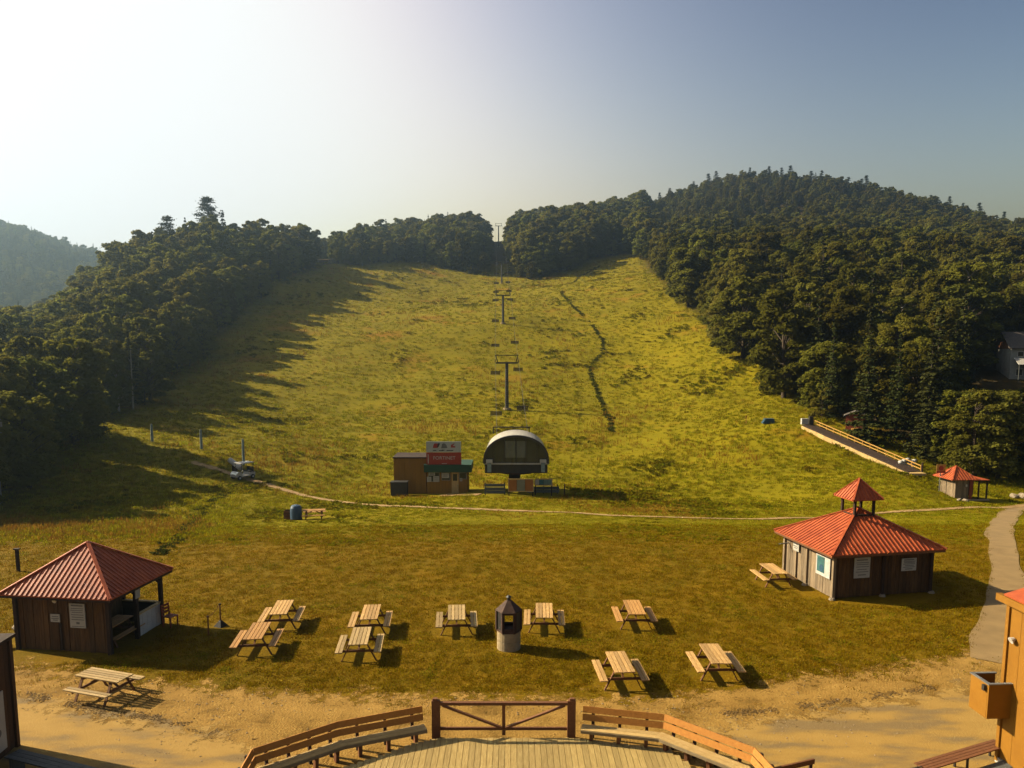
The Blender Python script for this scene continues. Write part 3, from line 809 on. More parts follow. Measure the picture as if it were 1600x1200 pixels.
# trees that stand out in the photograph
SPECIAL = []
def special(u, v, h, kind, wf, label, name, cat, Y=None):
    p = G(u, v) if Y is None else np.array([ray(u, v)[0] * Y, Y])
    SPECIAL.append((p[0], p[1], h, kind, wf, label, name, cat, None))
special(1160, 560, 17.5, BROAD[0], 1.45, "big round dark leafy tree bulging into the right edge of the slope", "leafy_tree", "tree")
special(1225, 622, 19, BROAD[1], 1.3, "tall leafy tree at the slope edge just above the conveyor's upper end", "leafy_tree", "tree")
special(1352, 690, 15, CONI[0], 1.0, "dark spire-shaped conifer standing behind the yellow conveyor rail", "conifer_tree", "tree")
special(328, 400, 24, PINE[0], 1.3, "tall lone pine, the highest one on the crest of the left ridge", "pine_tree", "tree", 300)
special(265, 425, 20.5, PINE[1], 1.2, "smaller lone pine on the left ridge, left of the tallest pine", "pine_tree", "tree", 275)
special(120, 690, 13, BROAD[1], 1.2, "dark shaded tree at the front corner of the left wood, beside the flag poles", "leafy_tree", "tree")
special(800, 400, 20, BROAD[4], 1.0, "taller sparse tree at the right side of the lift gap on the ridge", "leafy_tree", "tree", 400)
special(470, 425, 17.5, BROAD[2], 1.5, "round leafy tree ending the left wood at the top of the slope", "leafy_tree", "tree", 322)

Yr = np.arange(380, 760, 3.0)
for u in (972, 985, 1025, 1040, 1076, 1098, 1110, 1161, 1190, 1209, 1222, 1254, 1270, 1311, 1331, 1338, 1438, 1467, 1488, 1513, 1552, 1570):
    X_ = (u - 800) / F_PX * Yr; q_ = proj(np.c_[X_, Yr, H(X_, Yr)]); k_ = int(q_[:, 1].argmin()); y_ = Yr[max(0, k_ - 4)]
    SPECIAL.append(((u - 800) / F_PX * y_ * 0.995, y_, rng.uniform(11.5, 15.5), PINE[rng.integers(0, 2)], rng.uniform(0.8, 1.15), "small dark pine standing up against the sky on the right hill's crest", "pine_tree", "tree", "pines on the crest of the right hill"))
# visibility estimate so that the trees that show largest become objects of their own
SW, SH = 400, 300
zb = np.zeros((SH, SW), bool)
order = sorted(range(len(TREES)), key=lambda i: TREES[i][1])
# ground samples hide what lies behind crests
gpx = proj(verts)
vis = np.zeros(len(TREES))
for i in order:
    x, y, z, h, k, rot, wf, reg_ = TREES[i]
    top = proj((x, y, z + h))[0]; bot = proj((x, y, z + h * 0.1))[0]
    cu, ct, cb = top[0] / 4, top[1] / 4, bot[1] / 4
    rw = KIND[k][4] * h * wf * F_PX / top[2] / 4
    x0, x1 = int(max(0, cu - rw)), int(min(SW, cu + rw + 1)); y0, y1 = int(max(0, ct)), int(min(SH, cb + 1))
    if x1 <= x0 or y1 <= y0: continue
    sub = zb[y0:y1, x0:x1]
    vis[i] = (~sub).sum()
    sub[:] = True
ranked = [i for i in np.argsort(-vis) if vis[i] > 0]
indiv, cnt = [], {'broad': 0, 'conifer': 0, 'bush': 0}
LIM = {'broad': 290, 'conifer': 120, 'bush': 80}
for i in ranked:
    fam = KIND[TREES[i][4]][3]
    if cnt[fam] < LIM[fam]: indiv.append(i); cnt[fam] += 1
LAB = {('broad', 'left'): ("leafy tree in the shaded wood left of the ski slope", "leafy trees of the left wood"),
       ('broad', 'ridge'): ("leafy tree in the belt of wood across the top of the slope", "leafy trees of the ridge wood"),
       ('broad', 'right'): ("leafy olive green tree in the wood covering the right hill", "leafy trees of the right hill"),
       ('broad', 'far'): ("hazy leafy tree on the far hill at the left edge", "leafy trees of the far hill"),
       ('conifer', 'left'): ("dark pointed conifer among the leafy trees of the left wood", "conifers of the left wood"),
       ('conifer', 'ridge'): ("dark pointed conifer in the belt of wood above the slope", "conifers of the ridge wood"),
       ('conifer', 'right'): ("dark pointed conifer among the leafy trees of the right hill", "conifers of the right hill"),
       ('conifer', 'far'): ("hazy pointed conifer on the far hill at the left edge", "conifers of the far hill"),
       ('bush', 'bush'): ("low leafy bush at the foot of the wood along the slope", "bushes along the wood edge")}
NAME = {'broad': 'leafy_tree', 'conifer': 'conifer_tree', 'bush': 'bush', 'pine': 'pine_tree'}
def plant_tree(x, y, z, h, k, rot, wf, name, label, cat, group=None):
    e = thing(name, label, cat, (x, y, z), rot, group)
    e.scale = (h * wf, h * wf, h)
    link("trunk", KIND[k][1], e); link("crown", KIND[k][0], e)
    return e
def zone(x, y, reg_):
    u = 800 + F_PX * x / y
    if reg_ == 'left':
        if y < 105: return "in the dark front of the left wood beside the poles"
        if u < 200: return "on the low left flank of the left wood"
        if y > 270: return "on the crest of the left wood beside the top of the slope"
        return "on the shaded side of the left wood facing the slope"
    if reg_ == 'ridge': return "in the belt of wood left of the lift gap on the ridge" if u < 779 else "in the belt of wood right of the lift gap on the ridge"
    if reg_ == 'right':
        if y < 130: return "in the front of the right wood behind the conveyor and small hut" if u < 1500 else "near the house at the right edge"
        if y < 230: return "on the lower right hill above the conveyor"
        if u < 1150: return "on the right hill along the upper edge of the slope"
        return "on the upper flank of the right hill" if y < 470 else "on the summit of the right hill"
    return "on the far hazy hill at the left edge"
for i in indiv:
    x, y, z, h, k, rot, wf, reg_ = TREES[i]; fam = KIND[k][3]
    if fam == 'bush':
        side_ = "left" if x < -0.02 * y else "right"
        lb, gr = "low leafy bush at the foot of the wood, %s of the lift line" % side_, "bushes along the %s wood edge" % side_
    else:
        zn = zone(x, y, reg_); ad = ("leafy tree " if fam == 'broad' else "dark pointed conifer ")
        lb, gr = ad + zn, ("leafy trees " if fam == 'broad' else "conifers ") + zn
    plant_tree(x, y, z, h, k, rot, wf, NAME[fam], lb, 'bush' if fam == 'bush' else 'tree', gr)
for x, y, h, k, wf, lb, nm, ct, gr in SPECIAL:
    plant_tree(x, y, float(H(x, y)) - 0.2, h, k, rng.uniform(0, 6.28), wf, nm, lb, ct, gr)

# ------------------------------------------------------------------ point-instanced stuff
def instancer(name, P, idx_, rot, scl, sources, label=None, tilt=None):
    me_ = bpy.data.meshes.new(name); P = np.asarray(P, np.float32)
    me_.vertices.add(len(P)); me_.vertices.foreach_set("co", P.ravel())
    a = me_.attributes.new("pick", 'INT', 'POINT'); a.data.foreach_set("value", np.asarray(idx_, np.int32))
    a = me_.attributes.new("turn", 'FLOAT_VECTOR', 'POINT'); rv = np.zeros((len(P), 3), np.float32); rv[:, 2] = rot
    if tilt is not None: rv[:, :2] = tilt
    a.data.foreach_set("vector", rv.ravel())
    a = me_.attributes.new("size", 'FLOAT_VECTOR', 'POINT'); a.data.foreach_set("vector", np.asarray(scl, np.float32).ravel())
    me_.update()
    o = link(name, me_); tag(o, label, kind="stuff")
    col = bpy.data.collections.new(name + "_sources")
    for k, (m_) in enumerate(sources):
        so = bpy.data.objects.new("%03d_source" % k, m_); col.objects.link(so)
    ng = bpy.data.node_groups.new(name, 'GeometryNodeTree')
    ng.interface.new_socket("Geometry", in_out='INPUT', socket_type='NodeSocketGeometry')
    ng.interface.new_socket("Geometry", in_out='OUTPUT', socket_type='NodeSocketGeometry')
    gi = ng.nodes.new("NodeGroupInput"); go = ng.nodes.new("NodeGroupOutput")
    ip = ng.nodes.new("GeometryNodeInstanceOnPoints"); ci = ng.nodes.new("GeometryNodeCollectionInfo")
    ci.inputs[0].default_value = col; ci.inputs[1].default_value = True; ci.inputs[2].default_value = True
    def attr(nm, typ):
        q = ng.nodes.new("GeometryNodeInputNamedAttribute"); q.data_type = typ; q.inputs[0].default_value = nm
        return q.outputs[0]
    lk = ng.links
    lk.new(gi.outputs[0], ip.inputs["Points"]); lk.new(ci.outputs[0], ip.inputs["Instance"])
    ip.inputs["Pick Instance"].default_value = True
    lk.new(attr("pick", 'INT'), ip.inputs["Instance Index"])
    e2r = ng.nodes.new("FunctionNodeEulerToRotation")
    lk.new(attr("turn", 'FLOAT_VECTOR'), e2r.inputs[0]); lk.new(e2r.outputs[0], ip.inputs["Rotation"])
    lk.new(attr("size", 'FLOAT_VECTOR'), ip.inputs["Scale"])
    lk.new(ip.outputs[0], go.inputs[0])
    md = o.modifiers.new("instances", 'NODES'); md.node_group = ng
    return o
rest = [i for i in range(len(TREES)) if i not in set(indiv)]
T_ = [TREES[i] for i in rest]
print("trees", len(TREES), "individual", len(indiv), cnt)
instancer("forest", [t[:3] for t in T_], [t[4] for t in T_], [t[5] for t in T_], [(t[3] * t[6], t[3] * t[6], t[3]) for t in T_], [k[2] for k in KIND], "dense mixed wood covering the hills behind the slope")

# grass, weeds
def clump(seed, nb, hh, spread, wid, mat, lean=0.5, broad=False):
    r = np.random.default_rng(seed); v, f = [], []
    for k in range(nb):
        a = r.uniform(0, 6.28); rr = spread * math.sqrt(r.uniform(0, 1)); x, y = rr * math.cos(a), rr * math.sin(a)
        h_ = hh * r.uniform(0.5, 1.1); l = lean * h_ * r.uniform(0.2, 1); b = r.uniform(0, 6.28); w = wid * r.uniform(0.6, 1.3)
        dx, dy = math.cos(b), math.sin(b); px, py = -dy * w / 2, dx * w / 2; n_ = len(v)
        if broad:
            v += [(x + px * .3, y + py * .3, h_ * .3), (x - px * .3, y - py * .3, h_ * .3), (x + dx * l * .6 - px, y + dy * l * .6 - py, h_), (x + dx * l * .6 + px, y + dy * l * .6 + py, h_ * .95)]
            f.append((n_, n_ + 1, n_ + 2, n_ + 3))
        else:
            v += [(x + px, y + py, -0.02), (x - px, y - py, -0.02), (x + dx * l * .5 - px * .7, y + dy * l * .5 - py * .7, h_ * .65), (x + dx * l * .5 + px * .7, y + dy * l * .5 + py * .7, h_ * .65), (x + dx * l, y + dy * l, h_)]
            f.append((n_, n_ + 1, n_ + 2, n_ + 3)); f.append((n_ + 3, n_ + 2, n_ + 4))
    m_ = bpy.data.meshes.new("clump"); m_.from_pydata(v, [], f); m_.materials.append(mat); m_.update(); return m_
def in_frame(P, m=60):
    q = proj(P); return (q[:, 0] > -m) & (q[:, 0] < 1600 + m) & (q[:, 1] < 1200 + m)
KEEP_OUT = []   # (centre, radius) of things standing in the meadow, filled below before the meadow is sown

# ================================================================== objects
def gz(p): return float(H(p[0], p[1]))
# ------------------------------------------------------------------ picnic tables
def tube_mesh(name, segs, mat):
    b = MB()
    for s in segs: b.bar(*s)
    return b.mesh(name, mat)
M['pine_grey'] = pmat("greyed_pine", (0.46, 0.30, 0.11), (0.72, 0.51, 0.23), 4, 0.8, 0.25, (8, 1, 8), rand=0.3)
M['pine_orange'] = pmat("stained_pine", (0.52, 0.24, 0.06), (0.80, 0.44, 0.13), 4, 0.7, 0.2, (8, 1, 8), rand=0.24)
PLANKS = [MB().box((0, 0, 0), (0.126, 1.83, 0.04)).mesh("plank", M[k_]) for k_ in ('pine', 'pine_grey', 'pine', 'pine_orange')]
def frame_mesh():
    b = MB()
    for s in (-1, 1):
        b.bar((s * 0.30, 0, 0.715), (s * 0.66, 0, 0.0), 0.04, 0.09, (0, 1, 0))       # splayed legs
    b.bar((-0.36, 0.042, 0.69), (0.36, 0.042, 0.69), 0.04, 0.09)                    # cleat below the top
    b.bar((-0.80, 0.042, 0.385), (0.80, 0.042, 0.385), 0.04, 0.09)                  # seat bearer
    return b.mesh("frame", M['table_frame'])
FRAME_ME = frame_mesh()
BRACE_ME = MB().bar((0, 0.60, 0.42), (0, 0.10, 0.70), 0.04, 0.07, (1, 0, 0)).mesh("brace", M['table_frame'])
def picnic_table(label, loc, rz, group="picnic tables on the grass"):
    t = thing("picnic_table", label, "picnic table", loc, rz, group)
    picnic_table.n = getattr(picnic_table, 'n', -1) + 1
    PLANK_ME = PLANKS[(picnic_table.n * 3 + picnic_table.n // 4) % 4]
    for k in range(5): link("top_plank", PLANK_ME, t, ((k - 2) * 0.148, random.uniform(-.012, .012), 0.755))
    for s in (-1, 1):
        for k in (0, 1): link("seat_plank", PLANK_ME, t, (s * (0.655 + k * 0.148), random.uniform(-.012, .012), 0.45))
    for s in (-1, 1):
        link("frame", FRAME_ME, t, (0, s * 0.62, 0), 0 if s < 0 else math.pi)
        link("brace", BRACE_ME, t, (0, 0, 0), 0 if s < 0 else math.pi)
    return t
TABLES = [((435.3,957.8),(445.3,940), "picnic table turned left, the farther of the two left of the lawn"),
          ((395.5,996),(408,975.5), "picnic table turned left, nearest to the porch pavilion's shadow"),
          ((576.3,965.8),(581.8,947), "farther table of the close pair left of the fire pit"),
          ((559.5,1005),(565.8,982.5), "nearer table of the close pair left of the fire pit"),
          ((713.3,966.8),(713.3,946.8), "picnic table just left of the fire pit, seen end on"),
          ((850.5,962.5),(850,945.3), "picnic table just right of the fire pit, seen end on"),
          ((995,957.5),(987,940.3), "lone picnic table in the far row, between fire pit and cupola pavilion"),
          ((975.8,1048.3),(962,1020.5), "picnic table at the sand's edge right of the gate, left one of two"),
          ((1127,1035),(1108.3,1008), "rightmost picnic table at the edge of the sand"),
          ((195.7,1060),(130,1049), "picnic table on the sand in front of the porch pavilion, seen side on"),
          ((1215.5,893.2),(1201.9,884), "picnic table beside the left wall of the cupola pavilion"),
          ]
for a, b, lb in TABLES:
    A_, B_ = PZ(*a, 0.76), PZ(*b, 0.76)
    c = (A_ + B_) / 2; d = B_ - A_
    picnic_table(lb, (c[0], c[1], gz(c)), math.atan2(d[1], d[0]) - math.pi / 2)
    KEEP_OUT.append((c[:2], 1.1))
p = G(491, 811)
picnic_table("picnic table on the meadow beside the blue barrel", (p[0], p[1], p[2]), R(-80))
KEEP_OUT.append((p[:2], 1.8))
p = G(463, 812)
t = thing("blue_barrel", "dull blue rounded plastic barrel at the end of the meadow picnic table", "barrel", p)
b = MB(); prof = [(0.42, 0.0), (0.47, 0.10), (0.48, 0.7), (0.45, 1.0), (0.36, 1.18), (0.16, 1.25)]
for (r0, z0), (r1, z1) in zip(prof[:-1], prof[1:]): b.cyl((0, 0, z0), (0, 0, z1), r0, r1, 16, caps=False)
b.cyl((0, 0, 1.24), (0, 0, 1.26), 0.17, 0.12, 12)
b.build("shell", M['blue'], t, smooth=True)
MB().cyl((0, 0, 0.02), (0, 0, 0.12), 0.485, 0.485, 16).build("base_ring", M['rubber'], t)
t = thing("wooden_crate", "small dark crate standing left of the blue barrel", "crate", p + np.array([-0.75, 0.25, 0.0]))
for k in range(3): MB().box((0, 0, 0.14 + 0.24 * k), (0.55, 0.5, 0.2)).build("slat", M['table_frame'], t)
MB().box((0, 0, 0.37), (0.5, 0.45, 0.7)).build("body", M['dark_wood'], t)

# ------------------------------------------------------------------ fire pit
p = PZ(795, 1012, 0)
t = thing("fire_pit", "fire pit of two concrete rings under a dark steel hood in mid lawn", "fire pit", (p[0], p[1], 0), R(30))
KEEP_OUT.append((p[:2], 0.7))
for z0 in (0.0, 0.37):
    b = MB(); b.cyl((0, 0, z0), (0, 0, z0 + 0.355), 0.47, 0.47, 28, caps=False); b.cyl((0, 0, z0), (0, 0, z0 + 0.355), 0.38, 0.38, 28, caps=False)
    n_ = 28
    for zt in (z0, z0 + 0.355):
        for k in range(n_):
            a0, a1 = 2 * math.pi * k / n_, 2 * math.pi * (k + 1) / n_
            b.poly([(0.38 * math.cos(a0), 0.38 * math.sin(a0), zt), (0.47 * math.cos(a0), 0.47 * math.sin(a0), zt), (0.47 * math.cos(a1), 0.47 * math.sin(a1), zt), (0.38 * math.cos(a1), 0.38 * math.sin(a1), zt)])
    b.build("concrete_ring", M['concrete'], t)
b = MB(); b.cyl((0, 0, 0.715), (0, 0, 0.80), 0.50, 0.50, 6); b.build("hearth_plate", M['rust'], t, rz=R(30))
for k in range(6):
    a0 = R(30 + 60 * k); a1 = R(90 + 60 * k); r_ = 0.47
    P0 = Vector((r_ * math.cos(a0), r_ * math.sin(a0), 0)); P1 = Vector((r_ * math.cos(a1), r_ * math.sin(a1), 0))
    face = (P0 + P1).normalized()
    b = MB(); b.bar(P0 + Vector((0, 0, 0.78)), P0 + Vector((0, 0, 1.60)), 0.11, 0.08); b.build("post", M['rust'], t)
    if k not in (0, 3):
        b = MB(); b.bar((P0 + P1) / 2 + Vector((0, 0, 0.80)), (P0 + P1) / 2 + Vector((0, 0, 1.58)), 0.012, (P1 - P0).length, (P1 - P0)); b.build("side_panel", M['steel_dark'], t)
    else:
        b = MB()
        b.bar(P0 + Vector((0, 0, 0.86)), P1 + Vector((0, 0, 0.86)), 0.03, 0.12); b.bar(P0 + Vector((0, 0, 1.54)), P1 + Vector((0, 0, 1.54)), 0.03, 0.12); b.build("opening_frame", M['rust'], t)
b = MB(); b.cyl((0, 0, 1.58), (0, 0, 1.98), 0.54, 0.11, 6, caps=False); b.cyl((0, 0, 1.56), (0, 0, 1.58), 0.54, 0.54, 6); b.build("hood", M['rust'], t, rz=R(30))
MB().cyl((0, 0, 1.95), (0, 0, 2.10), 0.075, 0.075, 10).build("chimney", M['steel_dark'], t)
MB().cyl((0, 0, 2.10), (0, 0, 2.17), 0.12, 0.04, 10).build("chimney_cap", M['steel_dark'], t)

# ------------------------------------------------------------------ hip-roofed pavilions
def hip_roof(parent, cx, cy, a, b_, z0, hgt, mat, rib=0.24, capw=0.13, th=0.04, part="roof_slope"):
    for side in range(4):
        rot = Matrix.Rotation(side * math.pi / 2, 3, 'Z')
        A_, B_ = (a, b_) if side % 2 == 0 else (b_, a)
        b = MB()
        b.v = [(-A_, -B_, z0), (A_, -B_, z0), (0, 0, z0 + hgt), (-A_, -B_, z0 - th), (A_, -B_, z0 - th), (0, 0, z0 + hgt - th)]
        b.f = [(0, 1, 2), (3, 5, 4), (0, 3, 4, 1)]
        x = -A_ + rib / 2
        sl = Vector((0, -hgt, B_)).normalized() if True else None
        nrm = Vector((0, -hgt, B_)).normalized()
        while x < A_:
            t_ = 1 - abs(x) / A_
            if t_ > 0.03:
                b.bar(Vector((x, -B_ - 0.01, z0)) + nrm * 0.012, Vector((x, -B_ * (1 - t_), z0 + hgt * t_)) + nrm * 0.012, 0.05, 0.035, nrm)
            x += rib
        b.v = [tuple(rot @ Vector(q) + Vector((cx, cy, 0))) for q in b.v]
        b.build(part, mat, parent)
    for sx, sy in ((-1, -1), (1, -1), (1, 1), (-1, 1)):
        MB().bar((cx + sx * a * 1.005, cy + sy * b_ * 1.005, z0 + 0.035), (cx, cy, z0 + hgt + 0.05), capw, 0.05).build("hip_cap", mat, parent)
def plank_wall(parent, p0, p1, z0, z1, mat, w=0.2, th=0.03, skip=None, jitter=0.012, name="wall_plank"):
    p0 = Vector((*p0, 0)); p1 = Vector((*p1, 0)); d = p1 - p0; L = d.length; n_ = max(1, round(L / w)); w = L / n_; d.normalize()
    nm = Vector((d.y, -d.x, 0)); me_ = None
    me_ = MB().box((0, 0, (z0 + z1) / 2), (w - 0.012, th, z1 - z0)).mesh(name, mat)
    ang = math.atan2(d.y, d.x)
    for k in range(n_):
        if skip and skip(k, n_): continue
        c = p0 + d * ((k + 0.5) * w) + nm * random.uniform(-jitter, jitter)
        o = link(name, me_, parent, (c.x, c.y, random.uniform(-0.02, 0.0)), ang)
    # dark backing so that the joints read as shadow gaps
    mid = (p0 + p1) / 2 - nm * 0.035
    MB().box((0, 0, (z0 + z1) / 2), (L - 0.05, 0.02, z1 - z0 - 0.04)).build("wall_backing", M['dark_wood'], parent, (mid.x, mid.y, 0), ang)
def board_print(parent, rows, w, h, mat, name="print", y=-0.014):
    """lines of unreadable small print on a poster; rows: (z fraction, width fraction, thickness)"""
    b = MB()
    for zf, wf, tk in rows: b.box((random.uniform(-.02, .02) * w, y, (zf - 0.5) * h), (w * wf, 0.006, tk))
    b.build(name, mat, parent)
# right pavilion with cupola ------------------------------------------------
W_, D_ = 5.15, 4.2
pf = PZ(1301, 936, 0)
t = thing("cupola_pavilion", "square board pavilion with orange red metal roof and small roofed cupola", "pavilion", (pf[0], pf[1], 0), R(11))
KEEP_OUT.append(((pf[0] + 2.2, pf[1] + 2.9), 4.0))
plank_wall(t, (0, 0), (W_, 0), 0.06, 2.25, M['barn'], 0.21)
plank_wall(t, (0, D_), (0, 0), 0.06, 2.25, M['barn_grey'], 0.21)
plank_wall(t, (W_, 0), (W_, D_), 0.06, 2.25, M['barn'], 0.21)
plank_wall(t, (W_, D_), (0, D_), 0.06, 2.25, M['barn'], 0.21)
for x, y in ((0, 0), (W_, 0), (W_, D_), (0, D_), (W_ * 0.5, 0), (0, D_ * 0.52), (0, D_ * 0.75)):
    s_ = 0.14 if (x in (0, W_) and y in (0, D_)) else 0.10
    ox = -0.055 if x == 0 else (0.055 if x == W_ else 0); oy = -0.055 if y == 0 else (0.055 if y == D_ else 0)
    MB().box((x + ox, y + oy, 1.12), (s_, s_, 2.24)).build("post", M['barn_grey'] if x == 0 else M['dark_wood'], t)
    b = MB(); b.cyl((x + ox * 2, y + oy * 2, 0.0), (x + ox * 2, y + oy * 2, 0.11), 0.17, 0.12, 7); b.build("footing_stone", M['stone'], t)
for (x0, y0, x1, y1) in ((0, -0.02, W_, -0.02), (-0.02, D_, -0.02, 0), (W_ + 0.02, 0, W_ + 0.02, D_), (W_, D_ + 0.02, 0, D_ + 0.02)):
    MB().bar((x0, y0, 2.19), (x1, y1, 2.19), 0.09, 0.13).build("wall_plate", M['dark_wood'], t)
CX_, CY_ = W_ / 2, D_ / 2
EA, EB = W_ / 2 + 0.48, D_ / 2 + 0.48
hip_roof(t, CX_, CY_, EA, EB, 2.27, 1.62, M['roof'])
for (x0, y0, x1, y1) in ((-1, -1, 1, -1), (1, -1, 1, 1), (1, 1, -1, 1), (-1, 1, -1, -1)):
    MB().bar((CX_ + x0 * (EA - .03), CY_ + y0 * (EB - .03), 2.175), (CX_ + x1 * (EA - .03), CY_ + y1 * (EB - .03), 2.175), 0.035, 0.10).build("fascia", M['stain'], t)
for sx in (-1, 1):
    for sy in (-1, 1):
        MB().box((CX_ + sx * 0.52, CY_ + sy * 0.50, 3.92), (0.11, 0.11, 1.2)).build("cupola_post", M['dark_wood'], t)
    MB().box((CX_ + sx * 0.52, CY_, 3.62), (0.05, 0.92, 0.10)).build("cupola_rail", M['dark_wood'], t)
    MB().box((CX_, CY_ + sx * 0.50, 3.62), (0.95, 0.05, 0.10)).build("cupola_rail", M['dark_wood'], t)
hip_roof(t, CX_, CY_, 0.84, 0.80, 4.44, 0.92, M['roof'], rib=0.2, capw=0.09, part="cupola_roof_slope")
# posters: bright picture board on the sunny wall, two pale ones on the shaded wall
s = MB().box((0, 0, 0), (1.15, 0.03, 1.0)).build("poster", M['white'], t, (-0.115, 0.72, 1.42), R(-90)); tag(s, "white poster with a teal picture on the sunlit wall")
MB().box((-0.17, -0.018, 0.05), (0.62, 0.006, 0.78)).build("picture", M['teal'], s)
b = MB(); b.cyl((-0.10, -0.022, -0.12), (-0.10, -0.026, -0.12), 0.17, 0.17, 18); b.build("blue_disc", M['hose'], s)
board_print(s, [(0.85, .22, .06), (0.7, .18, .04), (0.58, .2, .04), (.4, .2, .04), (.25, .16, .04)], 1.15, 1.0, M['ink'], "small_print", -0.018)
s = MB().box((0, 0, 0), (0.52, 0.03, 0.48)).build("small_sign", M['paper'], t, (-0.115, 3.1, 1.78), R(-90))
board_print(s, [(.75, .7, .05), (.5, .8, .04), (.3, .6, .04)], .52, .48, M['ink'], "small_print", -0.018)
for x, w_, h_, z_ in ((1.42, 0.84, 1.0, 1.48), (3.95, 0.80, 0.62, 1.50)):
    s = MB().box((0, 0, 0), (w_, 0.03, h_)).build("poster", M['paper'], t, (x, -0.125 + 0.05, z_))
    board_print(s, [(.88, .7, .05), (.75, .8, .03), (.66, .75, .03), (.55, .8, .03), (.42, .6, .03), (.3, .78, .03), (.15, .5, .04)], w_, h_, M['ink'], "small_print", -0.018)
MB().box((2.63, -0.06, 1.05), (0.1, 0.03, 2.0)).build("door_batten", M['dark_wood'], t)
b = MB(); b.bar((-0.06, 3.9, 1.75), (-0.62, 3.9, 1.72), 0.05, 0.05); b.build("tap_bracket", M['steel'], t)

# left pavilion with porch ------------------------------------------------
W2, D2 = 3.9, 3.3
pf = PZ(174, 1022, 0)
t = thing("porch_pavilion", "board pavilion with ribbed brick red hip roof and open porch", "pavilion", (pf[0], pf[1], 0), R(-8))
KEEP_OUT.append(((pf[0] - 2.2, pf[1] + 2.2), 3.3))
plank_wall(t, (-W2, 0), (0, 0), 0.04, 2.3, M['barn'], 0.22)
plank_wall(t, (-W2, D2), (-W2, 0), 0.04, 2.3, M['barn'], 0.22)
plank_wall(t, (-1.75, D2), (-W2, D2), 0.04, 2.3, M['barn'], 0.22)
plank_wall(t, (-1.75, 0), (-1.75, D2), 0.04, 2.3, M['barn'], 0.22)
plank_wall(t, (0, D2), (-1.75, D2), 0.04, 0.98, M['barn'], 0.22)
plank_wall(t, (0, D2 * 0.52), (0, D2), 0.04, 0.95, M['white'], 0.30, jitter=0.002, name="parapet_panel")
MB().bar((0, D2 * 0.52, 0.985), (0, D2 + 0.05, 0.985), 0.14, 0.05).build("parapet_cap", M['bench_seat'], t)
MB().bar((0.07, D2 , 1.01), (-1.72, D2, 1.01), 0.14, 0.05).build("parapet_cap", M['bench_seat'], t)
for x, y in ((0.0, 0.0), (0.0, D2 * 0.5), (0.0, D2), (-W2, 0), (-W2, D2), (-1.75, D2)):
    MB().box((x + (0.03 if x == 0 else -0.06 if x == -W2 else 0), y + (-0.06 if y == 0 else 0.06 if y == D2 else 0), 1.17), (0.15, 0.15, 2.34)).build("post", M['dark_wood'], t)
for y0, s_ in ((D2 * 0.5, 1), (D2 * 0.5, -1), (D2, -1), (0, 1)):
    MB().bar((0.03, y0, 1.85), (0.03, y0 + s_ * 0.42, 2.24), 0.07, 0.09, (1, 0, 0)).build("knee_brace", M['dark_wood'], t)
for (x0, y0, x1, y1) in ((-W2, -0.02, 0.05, -0.02), (0.03, 0, 0.03, D2), (0.05, D2, -W2, D2), (-W2, D2, -W2, 0)):
    MB().bar((x0, y0, 2.27), (x1, y1, 2.27), 0.10, 0.12).build("wall_plate", M['dark_wood'], t)
EA2, EB2 = W2 / 2 + 0.42, D2 / 2 + 0.45
hip_roof(t, -W2 / 2, D2 / 2, EA2, EB2, 2.36, 1.62, M['roof'], rib=0.21)
for (x0, y0, x1, y1) in ((-1, -1, 1, -1), (1, -1, 1, 1), (1, 1, -1, 1), (-1, 1, -1, -1)):
    MB().bar((-W2 / 2 + x0 * (EA2 - .03), D2 / 2 + y0 * (EB2 - .03), 2.265), (-W2 / 2 + x1 * (EA2 - .03), D2 / 2 + y1 * (EB2 - .03), 2.265), 0.035, 0.09).build("fascia", M['dark_wood'], t)
s = MB().box((0, 0, 0), (0.66, 0.03, 0.98)).build("poster", M['paper'], t, (-1.28, -0.075, 1.52))
board_print(s, [(.92, .75, .05), (.8, .8, .025), (.72, .8, .025), (.64, .7, .025), (.54, .8, .025), (.44, .75, .025), (.34, .8, .025), (.2, .2, .08), (.06, .8, .02)], .66, .98, M['ink'], "small_print", -0.018)
s = MB().box((0, 0, 0), (0.40, 0.03, 0.32)).build("small_sign", M['paper'], t, (-2.25, -0.075, 1.38))
board_print(s, [(.7, .7, .03), (.45, .8, .03), (.25, .5, .03)], .40, .32, M['ink'], "small_print", -0.018)
b = MB(); b.cyl((-2.15, -0.06, 2.14), (-2.15, -0.20, 2.10), 0.05, 0.09, 10); b.build("wall_lamp", M['lens'], t)
MB().box((-2.07, -0.05, 0.62), (0.09, 0.03, 1.1)).build("door_batten", M['dark_wood'], t)
s = MB().box((0, 0, 0), (0.03, 0.40, 0.5)).build("small_sign", M['paper'], t, (-1.70, 0.55, 1.3))
s = MB().box((0, 0, 0), (0.03, 0.30, 0.45)).build("small_sign", M['paper'], t, (0.125, D2 * 0.5, 1.95))
